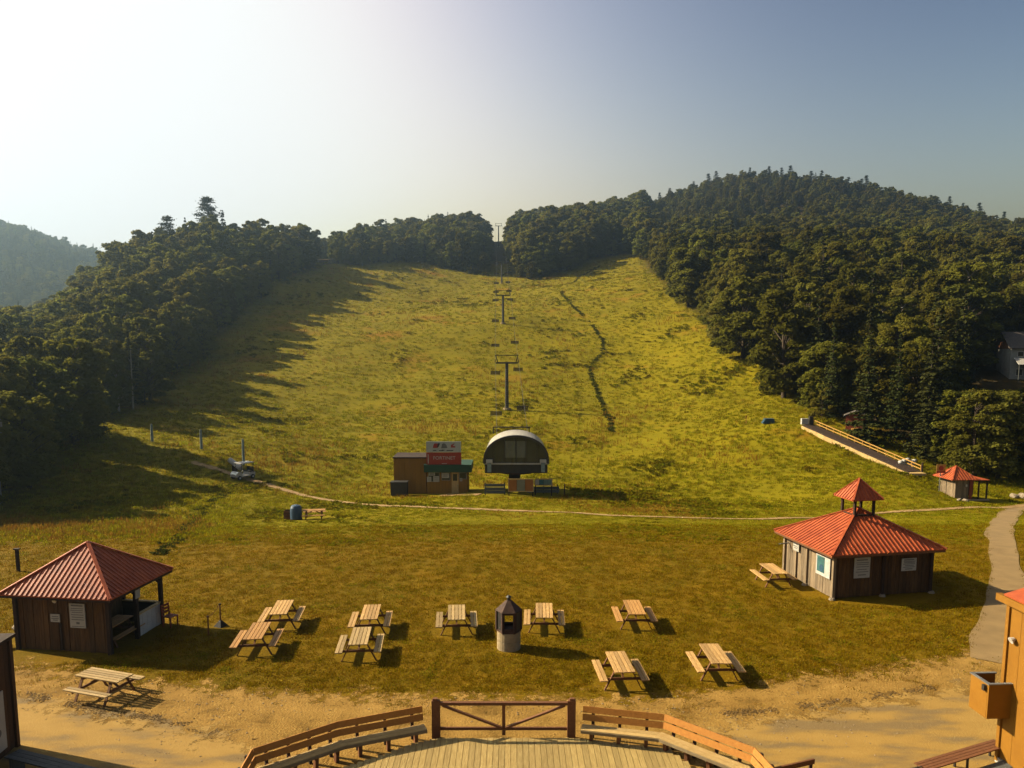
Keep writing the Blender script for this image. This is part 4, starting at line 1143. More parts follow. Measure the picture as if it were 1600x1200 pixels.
# a table under the porch roof and a chair outside
PWm = Matrix.Rotation(R(-8), 3, 'Z')
def on_porch(x, y): q = PWm @ Vector((x, y, 0)); return (pf[0] + q.x, pf[1] + q.y, 0.0)
picnic_table("picnic table in the shade under the porch roof of the left pavilion", on_porch(-0.83, 1.25), R(-8), "picnic tables on the grass")
q = on_porch(0.55, D2 - 0.15)
c = thing("wooden_chair", "small red brown wooden chair outside the porch parapet", "chair", q, R(70))
for sx in (-1, 1):
    MB().box((sx * 0.2, -0.2, 0.22), (0.05, 0.05, 0.44)).build("leg", M['red_paint'], c)
    MB().bar((sx * 0.2, 0.2, 0), (sx * 0.2, 0.28, 0.95), 0.05, 0.05).build("leg", M['red_paint'], c)
for k in range(3): MB().box((0, -0.16 + 0.16 * k, 0.455), (0.46, 0.14, 0.03)).build("seat_slat", M['red_paint'], c)
for k in range(3): MB().box((0, 0.235 + 0.02 * k, 0.62 + 0.14 * k), (0.44, 0.025, 0.10)).build("back_slat", M['red_paint'], c)

# small hut on the right --------------------------------------------------
ph = G(1512, 781)
t = thing("small_hut", "small grey board hut with orange red pyramid roof beside the conveyor's foot", "hut", (ph[0], ph[1], ph[2] - 0.05), R(6))
KEEP_OUT.append(((ph[0] + 1, ph[1] + 1.2), 3.2))
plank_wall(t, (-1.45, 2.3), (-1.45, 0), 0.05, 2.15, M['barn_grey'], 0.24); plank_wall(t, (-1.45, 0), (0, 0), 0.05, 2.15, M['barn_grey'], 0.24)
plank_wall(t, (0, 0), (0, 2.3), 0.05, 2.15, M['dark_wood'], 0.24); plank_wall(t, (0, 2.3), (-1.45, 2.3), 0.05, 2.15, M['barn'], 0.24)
MB().box((0.22, -0.06, 1.05), (0.34, 0.06, 2.0)).build("door", M['red_paint'], t)
hip_roof(t, -0.7, 1.15, 1.42, 1.55, 2.2, 1.2, M['roof'], rib=0.3, capw=0.1)
for x, y in ((1.2, 0.1), (2.1, 0.1), (2.1, 2.2)):
    MB().box((x, y, 1.0), (0.12, 0.12, 2.0)).build("porch_post", M['dark_wood'], t)
MB().box((1.25, 1.15, 2.06), (2.0, 2.4, 0.08)).build("porch_roof", M['roof'], t)
MB().box((1.1, 2.2, 1.0), (1.9, 0.05, 1.95)).build("porch_back_wall", M['dark_wood'], t)
MB().box((0.9, -0.25, 0.06), (2.4, 0.35, 0.12)).build("doorstep", M['concrete'], t)
b = MB(); b.box((-0.32, -0.09, 1.55), (0.14, 0.10, 0.22)); b.build("wall_lamp", M['lens'], t)
q = ph + np.array([-2.2, 1.4, 0]); q[2] = gz(q)
t = thing("warning_sign", "round yellow and red sign on a post left of the small hut", "sign", q)
MB().cyl((0, 0, 0), (0, 0, 2.9), 0.05, 0.05, 8).build("post", M['steel'], t)
MB().box((0, -0.07, 2.45), (0.95, 0.03, 0.9)).build("sign_board", M['yellow'], t)
MB().box((0, -0.095, 2.12), (0.95, 0.015, 0.16)).build("red_band", M['red_sign'], t)
b = MB(); b.cyl((0, -0.088, 2.5), (0, -0.10, 2.5), 0.25, 0.25, 16); b.build("red_disc", M['red_sign'], t)

# ------------------------------------------------------------------ ticket hut
pt = G(700, 771)
zt = pt[2] - 0.1
t = thing("ticket_hut", "brown lift ticket hut with white and red sign boards above a green fascia", "hut", (pt[0], pt[1], zt), 0)
KEEP_OUT.append(((pt[0] - 1.2, pt[1] + 1.6), 4.5))
sc_ = pt[1] / F_PX                      # metres per pixel at the hut
def hx(u): return (u - 700) * sc_
def hz(v): return (771 - v) * sc_ + 0.1
wl, wr = hx(667), hx(731)
zf0, zf1 = hz(736), hz(724)
plank_wall(t, (wl, 0), (wr, 0), 0.0, zf0, M['brown_panel'], 0.35, name="wall_board")
plank_wall(t, (wr, 0), (wr, 3.2), 0.0, zf0, M['brown_panel'], 0.35, name="wall_board")
plank_wall(t, (wr, 3.2), (wl, 3.2), 0.0, zf0, M['brown_panel'], 0.35, name="wall_board")
plank_wall(t, (wl, 3.2), (wl, 0), 0.0, zf0, M['brown_panel'], 0.35, name="wall_board")
MB().box(((wl + wr) / 2 + 0.1, 1.45, (zf0 + zf1) / 2), (wr - wl + 0.75, 3.9, zf1 - zf0)).build("fascia", M['green'], t)
s = MB().box((0, 0, 0), (hx(722) - hx(667), 0.08, hz(704.5) - zf1 - 0.02)).build("red_sign", M['red_sign'], t, ((hx(667) + hx(722)) / 2, -0.35, (hz(704.5) + zf1) / 2))
text("lettering", "FORTINET", 0.52, M['white'], s, (0.05, -0.05, 0.05), (R(90), 0, 0))
MB().box((-1.68, -0.045, -0.05), (0.09, 0.012, 1.0)).build("pale_edge", M['paper'], s)
MB().box((0.05, -0.045, -0.55), (0.55, 0.012, 0.05)).build("small_print", M['white'], s)
s = MB().box((0, 0, 0), (hx(721.5) - hx(667), 0.08, hz(687) - hz(704.5) - 0.04)).build("white_sign", M['sign_white'], t, ((hx(667) + hx(721.5)) / 2, -0.35, (hz(704.5) + hz(687)) / 2))
b = MB()   # red sweeping mark, left
b.prism([(-1.15, -0.12), (-0.62, -0.10), (-0.45, 0.34), (-0.98, 0.38), (-1.10, 0.15)], -0.052, -0.042); b.build("red_mark", M['red_ink'], s)
b = MB(); b.prism([(-0.70, -0.02), (-0.55, -0.02), (-0.36, 0.38), (-0.60, 0.40)], -0.060, -0.0535); b.build("black_mark", M['black_ink'], s)
b = MB(); b.prism([(-0.25, -0.15), (0.42, -0.12), (0.30, 0.22), (0.05, 0.40), (-0.16, 0.30)], -0.052, -0.042); b.build("grey_mark", M['ink'], s)
b = MB(); b.prism([(0.80, -0.08), (1.28, -0.08), (1.24, 0.08), (0.98, 0.10), (1.22, 0.42), (1.05, 0.34), (0.78, 0.20)], -0.052, -0.042); b.build("red_mark", M['red_ink'], s)
board_print(s, [(.20, .08, .07)], 3.9, 1.15, M['black_ink'], "small_print", -0.047)
for x_, w_ in ((-0.95, .36), (-0.25, .50), (0.68, .72)):
    MB().box((x_, -0.047, -0.40), (w_, 0.008, 0.085)).build("small_print", M['black_ink'], s)
for x_ in (hx(671), hx(718)):
    MB().box((x_, -0.24, (zf1 + hz(688)) / 2), (0.1, 0.1, hz(688) - zf1)).build("sign_post", M['dark_wood'], t)
# windows, papers and door
for u0, u1, v0, v1 in ((669, 687, 737, 752), (690, 704, 737, 750), (718, 730, 737, 748)):
    x0, x1, z0, z1 = hx(u0), hx(u1), hz(v1), hz(v0)
    w_ = MB().box(((x0 + x1) / 2, -0.05, (z0 + z1) / 2), (x1 - x0, 0.06, z1 - z0)).build("window", M['steel'], t)
    MB().box(((x0 + x1) / 2, -0.085, (z0 + z1) / 2), (x1 - x0 - 0.14, 0.02, z1 - z0 - 0.14)).build("pane", M['glass_dark'], w_)
for u0, u1, v0, v1 in ((667, 674, 744, 752), (677, 686, 743, 752), (691, 702, 738, 746), (719, 723, 746, 751), (670, 680, 737, 742)):
    x0, x1, z0, z1 = hx(u0), hx(u1), hz(v1), hz(v0)
    s = MB().box((0, 0, 0), (x1 - x0, 0.02, z1 - z0)).build("notice", M['paper'], t, ((x0 + x1) / 2, -0.115, (z0 + z1) / 2))
    board_print(s, [(.75, .7, .04), (.5, .6, .04), (.3, .7, .04)], x1 - x0, z1 - z0, M['ink'], "small_print", -0.013)
x0, x1 = hx(706), hx(717)
d_ = MB().box(((x0 + x1) / 2, -0.055, hz(752) - 0.10), (x1 - x0, 0.07, 2 * (hz(752) - 0.10))).build("door", M['bench_seat'], t)
MB().box(((x0 + x1) / 2, -0.095, hz(745)), ((x1 - x0) * 0.62, 0.02, 0.75)).build("pane", M['glass_dark'], d_)
MB().box((x1 - 0.1, -0.11, 1.0), (0.05, 0.05, 0.12)).build("handle", M['steel'], d_)
# brown shed beside it
sl, sr = hx(614), hx(666.5)
t2 = thing("brown_shed", "plain windowless brown shed built against the ticket hut's left side", "shed", (pt[0], pt[1] + 0.3, zt), 0)
hs = hz(715)
plank_wall(t2, (sl, 0), (sr - 0.08, 0), 0, hs, M['brown_panel'], 0.62, name="wall_panel", jitter=0.004); plank_wall(t2, (sl, 3.4), (sl, 0), 0, hs, M['brown_panel'], 0.62, name="wall_panel", jitter=0.004)
plank_wall(t2, (sr - 0.08, 3.4), (sl, 3.4), 0, hs, M['brown_panel'], 0.62, name="wall_panel", jitter=0.004); plank_wall(t2, (sr - 0.08, 0), (sr - 0.08, 3.4), 0, hs, M['brown_panel'], 0.62, name="wall_panel", jitter=0.004)
MB().box(((sl + sr) / 2 - 0.04, 1.7, hs + 0.05), (sr - sl + 0.12, 3.7, 0.14)).build("flat_roof", M['dark_wood'], t2)
t3 = thing("dark_bin", "dark green lidded bin in front of the brown shed", "bin", (pt[0] + hx(625), pt[1] - 0.9, gz((pt[0] + hx(625), pt[1] - 0.9))), 0)
MB().box((0, 0, 0.78), (1.75, 1.05, 1.36)).build("body", M['steel_dark'], t3)
MB().box((0, 0, 1.51), (1.85, 1.15, 0.09)).build("lid", M['rubber'], t3)
for sx in (-1, 1): MB().box((sx * 0.9, -0.1, 0.75), (0.08, 0.1, 1.4)).build("side_rib", M['steel_dark'], t3)
for sx in (-1, 1):
    for sy in (-1, 1): MB().cyl((sx * 0.7 - 0.04, sy * 0.4, 0.08), (sx * 0.7 + 0.04, sy * 0.4, 0.08), 0.08, 0.08, 10).build("wheel", M['rubber'], t3)

# ------------------------------------------------------------------ lift: terminal, towers, rope, chairs
pl = G(806, 771); sl_ = pl[1] / F_PX
def lx(u): return (u - 806) * sl_
def lz(v): return (771 - v) * sl_
t = thing("lift_terminal", "chairlift bottom terminal with rounded glazed front and white curved roof", "lift terminal", (pl[0], pl[1], pl[2] - 0.1), 0)
KEEP_OUT.append(((pl[0], pl[1] + 2.5), 5.5))
wl, wr = lx(756), lx(857); zb_, ztop = lz(721), lz(678)
arc = []
for k in range(25):
    a = math.pi * k / 24
    x = (wl + wr) / 2 + (wr - wl) / 2 * math.cos(a); z = zb_ + (ztop - zb_) * (math.sin(a) ** 0.8)
    arc.append((x, z))
YB = 6.2
b = MB(); b.prism([(x * 0.985, zb_ + (z - zb_) * 0.97) for x, z in arc], 0.12, 0.18); b.build("front_glazing", M['terminal_glass'], t)
b = MB(); b.prism([(x * 0.985, zb_ + (z - zb_) * 0.97) for x, z in arc], YB - 0.2, YB - 0.15); b.build("rear_glazing", M['glass_dark'], t)
for k in range(6):       # roof shell in curved panels
    b = MB(); seg = arc[k * 4:k * 4 + 5]
    n_ = len(seg); vs = []
    for y in (0, YB):
        for off in (0, -0.07):
            vs += [(x * (1 + off * 0.12), y, z + off) for x, z in seg]
    b.v = vs
    for i in range(n_ - 1):
        b.f.append((i, i + 1, 2 * n_ + i + 1, 2 * n_ + i)); b.f.append((n_ + i, 3 * n_ + i, 3 * n_ + i + 1, n_ + i + 1))
        b.f.append((i, n_ + i, n_ + i + 1, i + 1)); b.f.append((2 * n_ + i, 2 * n_ + i + 1, 3 * n_ + i + 1, 3 * n_ + i))
    b.build("roof_panel", M['hood_white'] if 0 < k < 5 else M['steel'], t, smooth=False)
b = MB()
for (xa, za), (xb, zb2) in zip(arc[:-1], arc[1:]): b.bar((xa, -0.12, za), (xb, -0.12, zb2), 0.36, 0.24)
b.build("front_rim", M['steel_dark'], t)
for xf in (-0.70, -0.36, 0.0, 0.30, 0.66):
    xm = (wl + wr) / 2 + xf * (wr - wl) / 2
    zt_ = zb_ + (ztop - zb_) * (max(0.0, 1 - xf * xf) ** 0.4) - 0.15
    MB().box((xm, 0.09, (zb_ + zt_) / 2), (0.07, 0.07, zt_ - zb_)).build("mullion", M['steel_dark'], t)
for xc in (-0.18, 0.15):
    xm = (wl + wr) / 2 + xc * (wr - wl) / 2
    MB().box((xm, 0.105, zb_ + 1.45), (1.15, 0.03, 1.75)).build("window_pane", M['pane_grey'], t)
MB().box(((wl + wr) / 2, 0.0, zb_ - 0.06), (wr - wl + 0.1, 0.22, 0.14)).build("white_sill", M['hood_white'], t)
MB().box(((wl + wr) / 2, 3.0, zb_ - 0.62), (wr - wl - 0.1, 5.6, 0.95)).build("machine_frame", M['steel_dark'], t)
for sx in (-1, 1):
    x_ = (wl + wr) / 2 + sx * (wr - wl) / 2 * 0.84
    MB().box((x_, -0.22, zb_ - 0.42), (0.42, 0.12, 1.0)).build("side_pad", M['teal_pad'], t)
    MB().box((x_, -0.24, zb_ + 0.22), (0.68, 0.08, 0.42)).build("number_plate", M['white'], t)
b = MB(); b.cyl(((wl + wr) / 2, 2.2, zb_ - 1.25), ((wl + wr) / 2, 2.2, zb_ - 1.08), 2.0, 2.0, 36); b.build("bullwheel", M['rust'], t)
MB().cyl(((wl + wr) / 2, 3.2, -0.3), ((wl + wr) / 2, 3.2, zb_ - 0.9), 0.55, 0.48, 16).build("mast", M['steel_dark'], t)
MB().bar(((wl + wr) / 2 - 2.6, YB - 0.3, ztop + 0.32), ((wl + wr) / 2 + 1.6, YB - 0.3, ztop + 0.32), 0.1, 0.12).build("roof_rail", M['steel_dark'], t)
for x_ in (-2.5, 1.5): MB().box(((wl + wr) / 2 + x_, YB - 0.3, ztop - 0.05), (0.1, 0.1, 0.75)).build("rail_post", M['steel_dark'], t)
MB().box(((wl + wr) / 2 - 0.2, 2.4, lz(745)), (1.15, 0.8, 0.8)).build("motor_housing", M['rubber'], t)
# boarding platform bits below the terminal
def board(name, label, u0, u1, v0, v1, yoff, mats, legs=True, cat="notice board"):
    o = thing(name, label, cat, (pl[0] + lx((u0 + u1) / 2), pl[1] + yoff, gz((pl[0] + lx((u0 + u1) / 2), pl[1] + yoff)) - 0.05), 0)
    w_ = lx(u1) - lx(u0); z1, z0 = lz(v0), lz(v1)
    n_ = len(mats)
    for k, m_ in enumerate(mats):
        MB().box((-w_ / 2 + (k + 0.5) * w_ / n_, -0.04, (z0 + z1) / 2), (w_ / n_ - 0.03, 0.03, z1 - z0 - 0.1)).build("panel", m_, o)
    MB().box((0, 0, (z0 + z1) / 2), (w_, 0.05, z1 - z0)).build("backing_board", M['dark_wood'], o)
    for z in (z0, z1): MB().box((0, -0.04, z), (w_ + 0.1, 0.07, 0.09)).build("frame_rail", M['bench_seat'], o)
    for sx in (-1, 1): MB().box((sx * w_ / 2, -0.04, (z0 + z1) / 2), (0.09, 0.065, z1 - z0)).build("frame_stile", M['bench_seat'], o)
    for sx in (-1, 1): MB().box((sx * (w_ / 2 - 0.05), 0.08, z1 / 2), (0.11, 0.11, z1)).build("post", M['dark_wood'], o)
    return o
board("notice_board", "framed notice board with two orange panels and a grey one below the lift terminal", 794.5, 833, 744, 763, -1.6, [M['orange_panel'], M['grey_panel'], M['orange_panel']])
board("trail_map_board", "grey green trail map board right of the orange notice board", 836, 863, 744, 754, -0.6, [M['paper'], M['teal'], M['green_panel'], M['green_panel']])
o = thing("boarding_barrier", "dark plank barrier under the left half of the lift terminal", "barrier", (pl[0] + lx(773), pl[1] - 0.8, gz((pl[0] + lx(773), pl[1] - 0.8))), 0)
for k in range(3): MB().box((0, 0, 0.28 + 0.36 * k), (2.2, 0.05, 0.30)).build("plank", M['slatgrey'], o)
for sx in (-1, 1): MB().box((sx * 1.0, 0.08, 0.62), (0.1, 0.1, 1.3)).build("post", M['dark_wood'], o)
o = thing("boarding_barrier", "low dark plank barrier under the right half of the lift terminal", "barrier", (pl[0] + lx(850), pl[1] + 0.6, gz((pl[0] + lx(850), pl[1] + 0.6))), 0)
for k in range(2): MB().box((0, 0, 0.28 + 0.36 * k), (3.4, 0.05, 0.30)).build("plank", M['slatgrey'], o)
for sx in (-1, 0, 1): MB().box((sx * 1.5, 0.08, 0.5), (0.1, 0.1, 1.0)).build("post", M['dark_wood'], o)
q = G(882, 776)
o = thing("short_post", "short brown post standing alone right of the trail map board", "post", q)
MB().box((0, 0, 0.6), (0.12, 0.12, 1.25)).build("shaft", M['dark_wood'], o); MB().box((0, 0, 1.25), (0.17, 0.17, 0.06)).build("cap", M['dark_wood'], o)

TOWERS = [(792, 641, 556, 4.0, "lowest lift tower, standing just above the terminal"), (786, 506, 455, 4.0, "second lift tower up the slope, in mid slope"),
          (784, 443, 407, 2.0, "third lift tower, slim with a short crossarm below the ridge wood"), (779, 386, 351, 3.6, "topmost lift tower in the gap between the ridge trees")]
rope_pts = {-1: [], 1: []}
zr = pl[2] - 0.1 + zb_ - 1.1
for s_ in (-1, 1): rope_pts[s_].append(Vector((pl[0] + s_ * 1.95, pl[1] + 2.2, zr)))
for (u, v, vt, arm, lb) in TOWERS:
    q = G(u, v); hgt = (v - vt) * q[1] / F_PX * 1.0
    o = thing("lift_tower", lb, "lift tower", (q[0], q[1], q[2]), 0, "lift towers up the slope")
    r_ = 0.36
    MB().cyl((0, 0, -0.6), (0, 0, hgt - 1.4), r_, r_ * 0.75, 14).build("mast", M['steel_dark'], o)
    MB().cyl((0, 0, 0), (0, 0, 0.35), 0.75, 0.7, 12).build("footing", M['concrete'], o)
    zc = hgt - 1.4
    MB().box((0, 0, zc), (arm, 0.32, 0.30)).build("crossarm", M['steel_dark'], o)
    if arm > 3:
        for sx in (-1, 1): MB().bar((sx * (arm / 2 - 0.35), 0, zc + 0.1), (sx * (arm / 2 + 0.05), 0, hgt), 0.16, 0.16).build("lifting_frame_leg", M['steel_dark'], o)
        MB().box((0, 0, hgt), (arm + 0.2, 0.16, 0.16)).build("lifting_frame_beam", M['steel_dark'], o)
    for sx in (-1, 1):
        b = MB(); xs_ = sx * (arm / 2 + 0.12) if arm > 3 else sx * (arm / 2 + 0.9)
        b.bar((xs_, -1.3, zc + 0.05), (xs_, 1.3, zc + 0.35), 0.08, 0.12)
        for k in range(4): b.cyl((xs_ - 0.06, -1.1 + 0.73 * k, zc + 0.2 + 0.09 * k), (xs_ + 0.06, -1.1 + 0.73 * k, zc + 0.2 + 0.09 * k), 0.2, 0.2, 10)
        b.build("sheave_train", M['rust'], o)
        rope_pts[sx].append(Vector((q[0] + sx * 2.12, q[1], q[2] + zc + 0.38)))
    b = MB()
    for k in range(int(hgt / 0.4) - 4): b.box((0.0, -r_ - 0.1, 0.6 + 0.4 * k), (0.4, 0.03, 0.03))
    for sx in (-1, 1): b.bar((sx * 0.2, -r_ - 0.1, 0.4), (sx * 0.2, -r_ - 0.1, hgt - 1.6), 0.04, 0.04)
    b.build("ladder", M['steel'], o)
for s_ in (-1, 1):
    P_ = rope_pts[s_] + [rope_pts[s_][-1] + Vector((0, 60, 6))]
    b = MB(); fine = []
    for a, c in zip(P_[:-1], P_[1:]):
        L_ = (c - a).length
        for k in range(12):
            f_ = k / 12; q = a.lerp(c, f_); q.z -= 4 * f_ * (1 - f_) * L_ * 0.012; fine.append(q)
    fine.append(P_[-1])
    for a, c in zip(fine[:-1], fine[1:]): b.cyl(a, c, 0.03, 0.03, 5, caps=False)
    o = b.build("haul_rope", M['steel_dark']); tag(o, "thin steel haul rope running up the %s side of the lift towers" % ("left" if s_ < 0 else "right"), "cable")
    rope_pts[s_] = fine
def chair_meshes():
    h_ = MB(); h_.bar((0, 0, 0), (0, 0.05, -1.1), 0.06, 0.06); h_.bar((0, 0.05, -1.08), (0, 0.75, -1.35), 0.06, 0.06); h_.bar((0, 0.73, -1.33), (0, 0.70, -2.15), 0.06, 0.06)
    h_.bar((-0.85, 0.70, -1.75), (0.85, 0.70, -1.75), 0.05, 0.05)
    for s in (-1, 1): h_.bar((s * 0.85, 0.70, -1.75), (s * 0.85, 0.45, -2.35), 0.05, 0.05); h_.bar((s * 0.85, 0.45, -2.35), (s * 0.85, -0.05, -2.35), 0.05, 0.05)
    g = MB().box((0, 0, 0.0), (0.14, 0.35, 0.16)).mesh("grip", M['steel'])
    st = MB().box((0, 0, 0), (1.72, 0.15, 0.05)).mesh("seat_slat", M['chair_seat']); bk = MB().box((0, 0, 0), (1.72, 0.04, 0.15)).mesh("back_slat", M['chair_seat'])
    return h_.mesh("hanger", M['steel_dark']), g, st, bk
CH = chair_meshes()
def at_y(line, y):
    for a, c in zip(line[:-1], line[1:]):
        if a.y <= y <= c.y: return a.lerp(c, (y - a.y) / (c.y - a.y))
    return line[-1]
ORD = ["lowest", "second lowest", "third", "fourth", "fifth", "sixth", "seventh", "eighth", "ninth", "tenth"]
for s_ in (-1, 1):
    for k in range(10):
        y = pl[1] + (11 if s_ < 0 else 14) + k * 24.0 * (1 + k * 0.02)
        q = at_y(rope_pts[s_], y)
        o = thing("lift_chair", "%s empty dark chair hanging from the %s lift rope" % (ORD[k], "left" if s_ < 0 else "right"), "lift chair", q, 0 if s_ > 0 else 0, "chairs on the lift")
        link("hanger", CH[0], o); link("grip", CH[1], o)
        for j in range(3): link("seat_slat", CH[2], o, (0, -0.05 + 0.18 * j, -2.38))
        for j in range(3): link("back_slat", CH[3], o, (0, 0.47 + 0.05 * j, -2.22 + 0.18 * j))

# ------------------------------------------------------------------ magic-carpet conveyor
ca, cb = G(1262, 668), G(1428, 742)
d = Vector(cb) - Vector(ca); L_ = d.length; dh = d.normalized(); side = Vector((dh.y, -dh.x, 0)).normalized()   # points to the viewer's side
if side.y > 0: side = -side
t = thing("conveyor_lift", "ground conveyor with yellow handrails and pale wooden side wall at the wood's edge", "conveyor", ca)
A0 = Vector((0, 0, 0)); A1 = d
def off(p, s, z): return p + side * s + Vector((0, 0, z))
MB().bar(off(A0, 0, 0.38), off(A1, 0, 0.38), 0.95, 0.10).build("belt", M['dark_wood'], t)
for s_ in (-1, 1): MB().bar(off(A0, s_ * 0.72, 0.30), off(A1, s_ * 0.72, 0.30), 0.36, 0.22).build("side_deck", M['dark_wood'], t)
n_ = 12
for k in range(n_):
    a = A0.lerp(A1, k / n_) + dh * 0.02; c = A0.lerp(A1, (k + 1) / n_) - dh * 0.02
    MB().bar(off(a, 1.05, 0.02 + random.uniform(-.03, .03)), off(c, 1.05, 0.02 + random.uniform(-.03, .03)), 0.08, 0.55).build("side_board", M['bench_seat'], t)
for s_, zz in ((-0.95, 1.0), (-0.95, 0.62)):
    MB().bar(off(A0, s_, zz), off(A1, s_, zz), 0.10, 0.10).build("handrail", M['yellow'], t)
for k in range(15):
    q = A0.lerp(A1, k / 14); MB().bar(off(q, -0.95, -0.1), off(q, -0.95, 1.0), 0.08, 0.08).build("rail_post", M['yellow'], t)
MB().box(tuple(off(A0, 0.3, 0.75) - dh * 0.35), (0.9, 0.5, 0.8)).build("top_gate", M['white'], t)
MB().box(tuple(off(A0, -0.7, 0.8) - dh * 0.3), (0.5, 0.5, 1.2)).build("control_box", M['steel_dark'], t)
MB().box(tuple(off(A1, 0.3, 0.3) + dh * 0.5), (1.9, 1.1, 0.25)).build("loading_plate", M['bench_seat'], t)
MB().box(tuple(off(A1, -0.95, 0.8) + dh * 0.2), (0.14, 0.14, 1.3)).build("end_post", M['dark_wood'], t)
q = A0.lerp(A1, 0.88)
t = thing("pale_tarp_bundle", "crumpled pale tarp hung over the lower end of the conveyor handrail", "tarp", Vector(ca) + off(q, -1.15, 0.05))
r_ = np.random.default_rng(5)
for k in range(5):
    b = MB(); z0 = 0.55 + 0.14 * (k % 3); b.cyl((-0.9 + 0.4 * k, 0, z0), (-0.5 + 0.4 * k, 0.1, z0 + 0.12), 0.26, 0.18, 9); b.build("fold", M['white'], t, smooth=True)
MB().box((0, 0, 0.25), (1.6, 0.3, 0.5)).build("lower_fold", M['paper'], t)
# red shed behind the conveyor
t = thing("red_shed", "small red board shed half hidden among trees behind the conveyor", "shed", (SHED[0], SHED[1], SHED[2] - 0.1), R(-25))
plank_wall(t, (-1.2, -1), (1.2, -1), 0, 2.1, M['red_paint'], 0.24); plank_wall(t, (-1.2, 1), (-1.2, -1), 0, 2.1, M['red_paint'], 0.24)
plank_wall(t, (1.2, -1), (1.2, 1), 0, 2.1, M['red_paint'], 0.24); plank_wall(t, (1.2, 1), (-1.2, 1), 0, 2.1, M['red_paint'], 0.24)
for s_ in (-1, 1): MB().bar((s_ * 0.75, -1.25, 2.45), (s_ * 0.75, 1.25, 2.45), 1.7, 0.06, (s_ * 0.45, 0, 1)).build("roof_slope", M['shingle'], t)
for s_ in (-1, 1):
    MB().poly([(-1.2, s_ * 1.0, 2.1), (1.2, s_ * 1.0, 2.1), (0, s_ * 1.0, 2.72)]).build("gable", M['red_paint'], t)
q = G(1336, 682)
t = thing("yellow_cart", "small yellow two-tier cart beside the red shed", "cart", q, R(10))
for z in (0.4, 0.95): MB().box((0, 0, z), (0.9, 0.55, 0.32)).build("tray", M['yellow'], t)
for sx in (-1, 1):
    for sy in (-1, 1): MB().box((sx * 0.42, sy * 0.24, 0.62), (0.05, 0.05, 1.0)).build("leg", M['steel_dark'], t)
    MB().cyl((sx * 0.3, -0.3, 0.12), (sx * 0.3, 0.3, 0.12), 0.12, 0.12, 10).build("wheel", M['rubber'], t)
q = G(1200, 662)
t = thing("blue_crash_pad", "blue folded tarp lying in the grass at the slope's right edge", "tarp", q)
for k in range(3): MB().box((0.05 * k, 0, 0.16 + 0.24 * k), (1.7 - 0.2 * k, 0.8, 0.22)).build("fold", M['hose'], t)
q = G(1168, 662)
t = thing("orange_marker", "small orange marker stake left of the blue tarp", "stake", q + np.array([-0.2, 0, 0]))
MB().cyl((0, 0, 0), (0, 0, 1.1), 0.05, 0.04, 8).build("stake", M['yellow'], t); MB().box((0, 0, 1.05), (0.22, 0.06, 0.3)).build("tag_plate", M['orange_panel'], t)

# ------------------------------------------------------------------ golf cart, padded poles
q = G(380, 748)
t = thing("golf_cart", "white roofed golf cart parked on the dirt track", "golf cart", q, R(-35))
KEEP_OUT.append((q[:2], 1.8))
for sx in (-1, 1):
    for y_ in (-0.85, 0.85):
        w_ = MB().cyl((sx * 0.50, y_, 0.24), (sx * 0.66, y_, 0.24), 0.24, 0.24, 16).build("wheel", M['rubber'], t)
        MB().cyl((sx * 0.64, y_, 0.24), (sx * 0.675, y_, 0.24), 0.12, 0.12, 12).build("rim", M['white'], w_)
b = MB(); b.prism([(-1.25, 0.35), (1.2, 0.30), (1.2, 0.68), (0.5, 0.72), (0.38, 0.45), (-0.45, 0.45), (-0.55, 0.85), (-0.95, 0.92), (-1.25, 0.66)], -0.58, 0.58)
o = b.build("body", M['cart_body'], t); o.rotation_euler = (0, 0, R(90))
MB().box((0, 0.75, 0.80), (1.05, 0.5, 0.14)).build("seat", M['rubber'], t)
MB().box((0, 1.02, 1.08), (1.05, 0.10, 0.42)).build("backrest", M['rubber'], t)
MB().box((0, 0.15, 1.82), (1.28, 1.75, 0.09)).build("roof", M['white'], t)
for sx in (-1, 1):
    MB().bar((sx * 0.56, -0.62, 0.85), (sx * 0.56, -0.50, 1.80), 0.05, 0.05).build("roof_post", M['steel_dark'], t)
    MB().bar((sx * 0.56, 0.98, 0.68), (sx * 0.56, 0.92, 1.80), 0.05, 0.05).build("roof_post", M['steel_dark'], t)
    MB().cyl((sx * 0.38, -1.22, 0.55), (sx * 0.38, -1.28, 0.55), 0.09, 0.09, 10).build("headlight", M['lens'], t)
MB().bar((0.25, -0.45, 0.7), (0.25, -0.15, 1.05), 0.05, 0.05).build("steering_column", M['steel_dark'], t)
MB().cyl((0.25, -0.16, 1.04), (0.25, -0.13, 1.08), 0.18, 0.18, 14).build("steering_wheel", M['rubber'], t)
q2 = q + np.array([-1.35, 1.3, 0]); q2[2] = gz(q2)
t = thing("white_tube_bundle", "long pale rolled pad leaning behind the golf cart", "rolled pad", q2)
MB().cyl((-0.75, 0.5, 1.62), (0.75, -0.2, 0.75), 0.30, 0.30, 14).build("roll", M['white'], t)
MB().box((-0.1, 0.2, 0.5), (0.5, 0.4, 1.0)).build("support", M['dark_wood'], t)
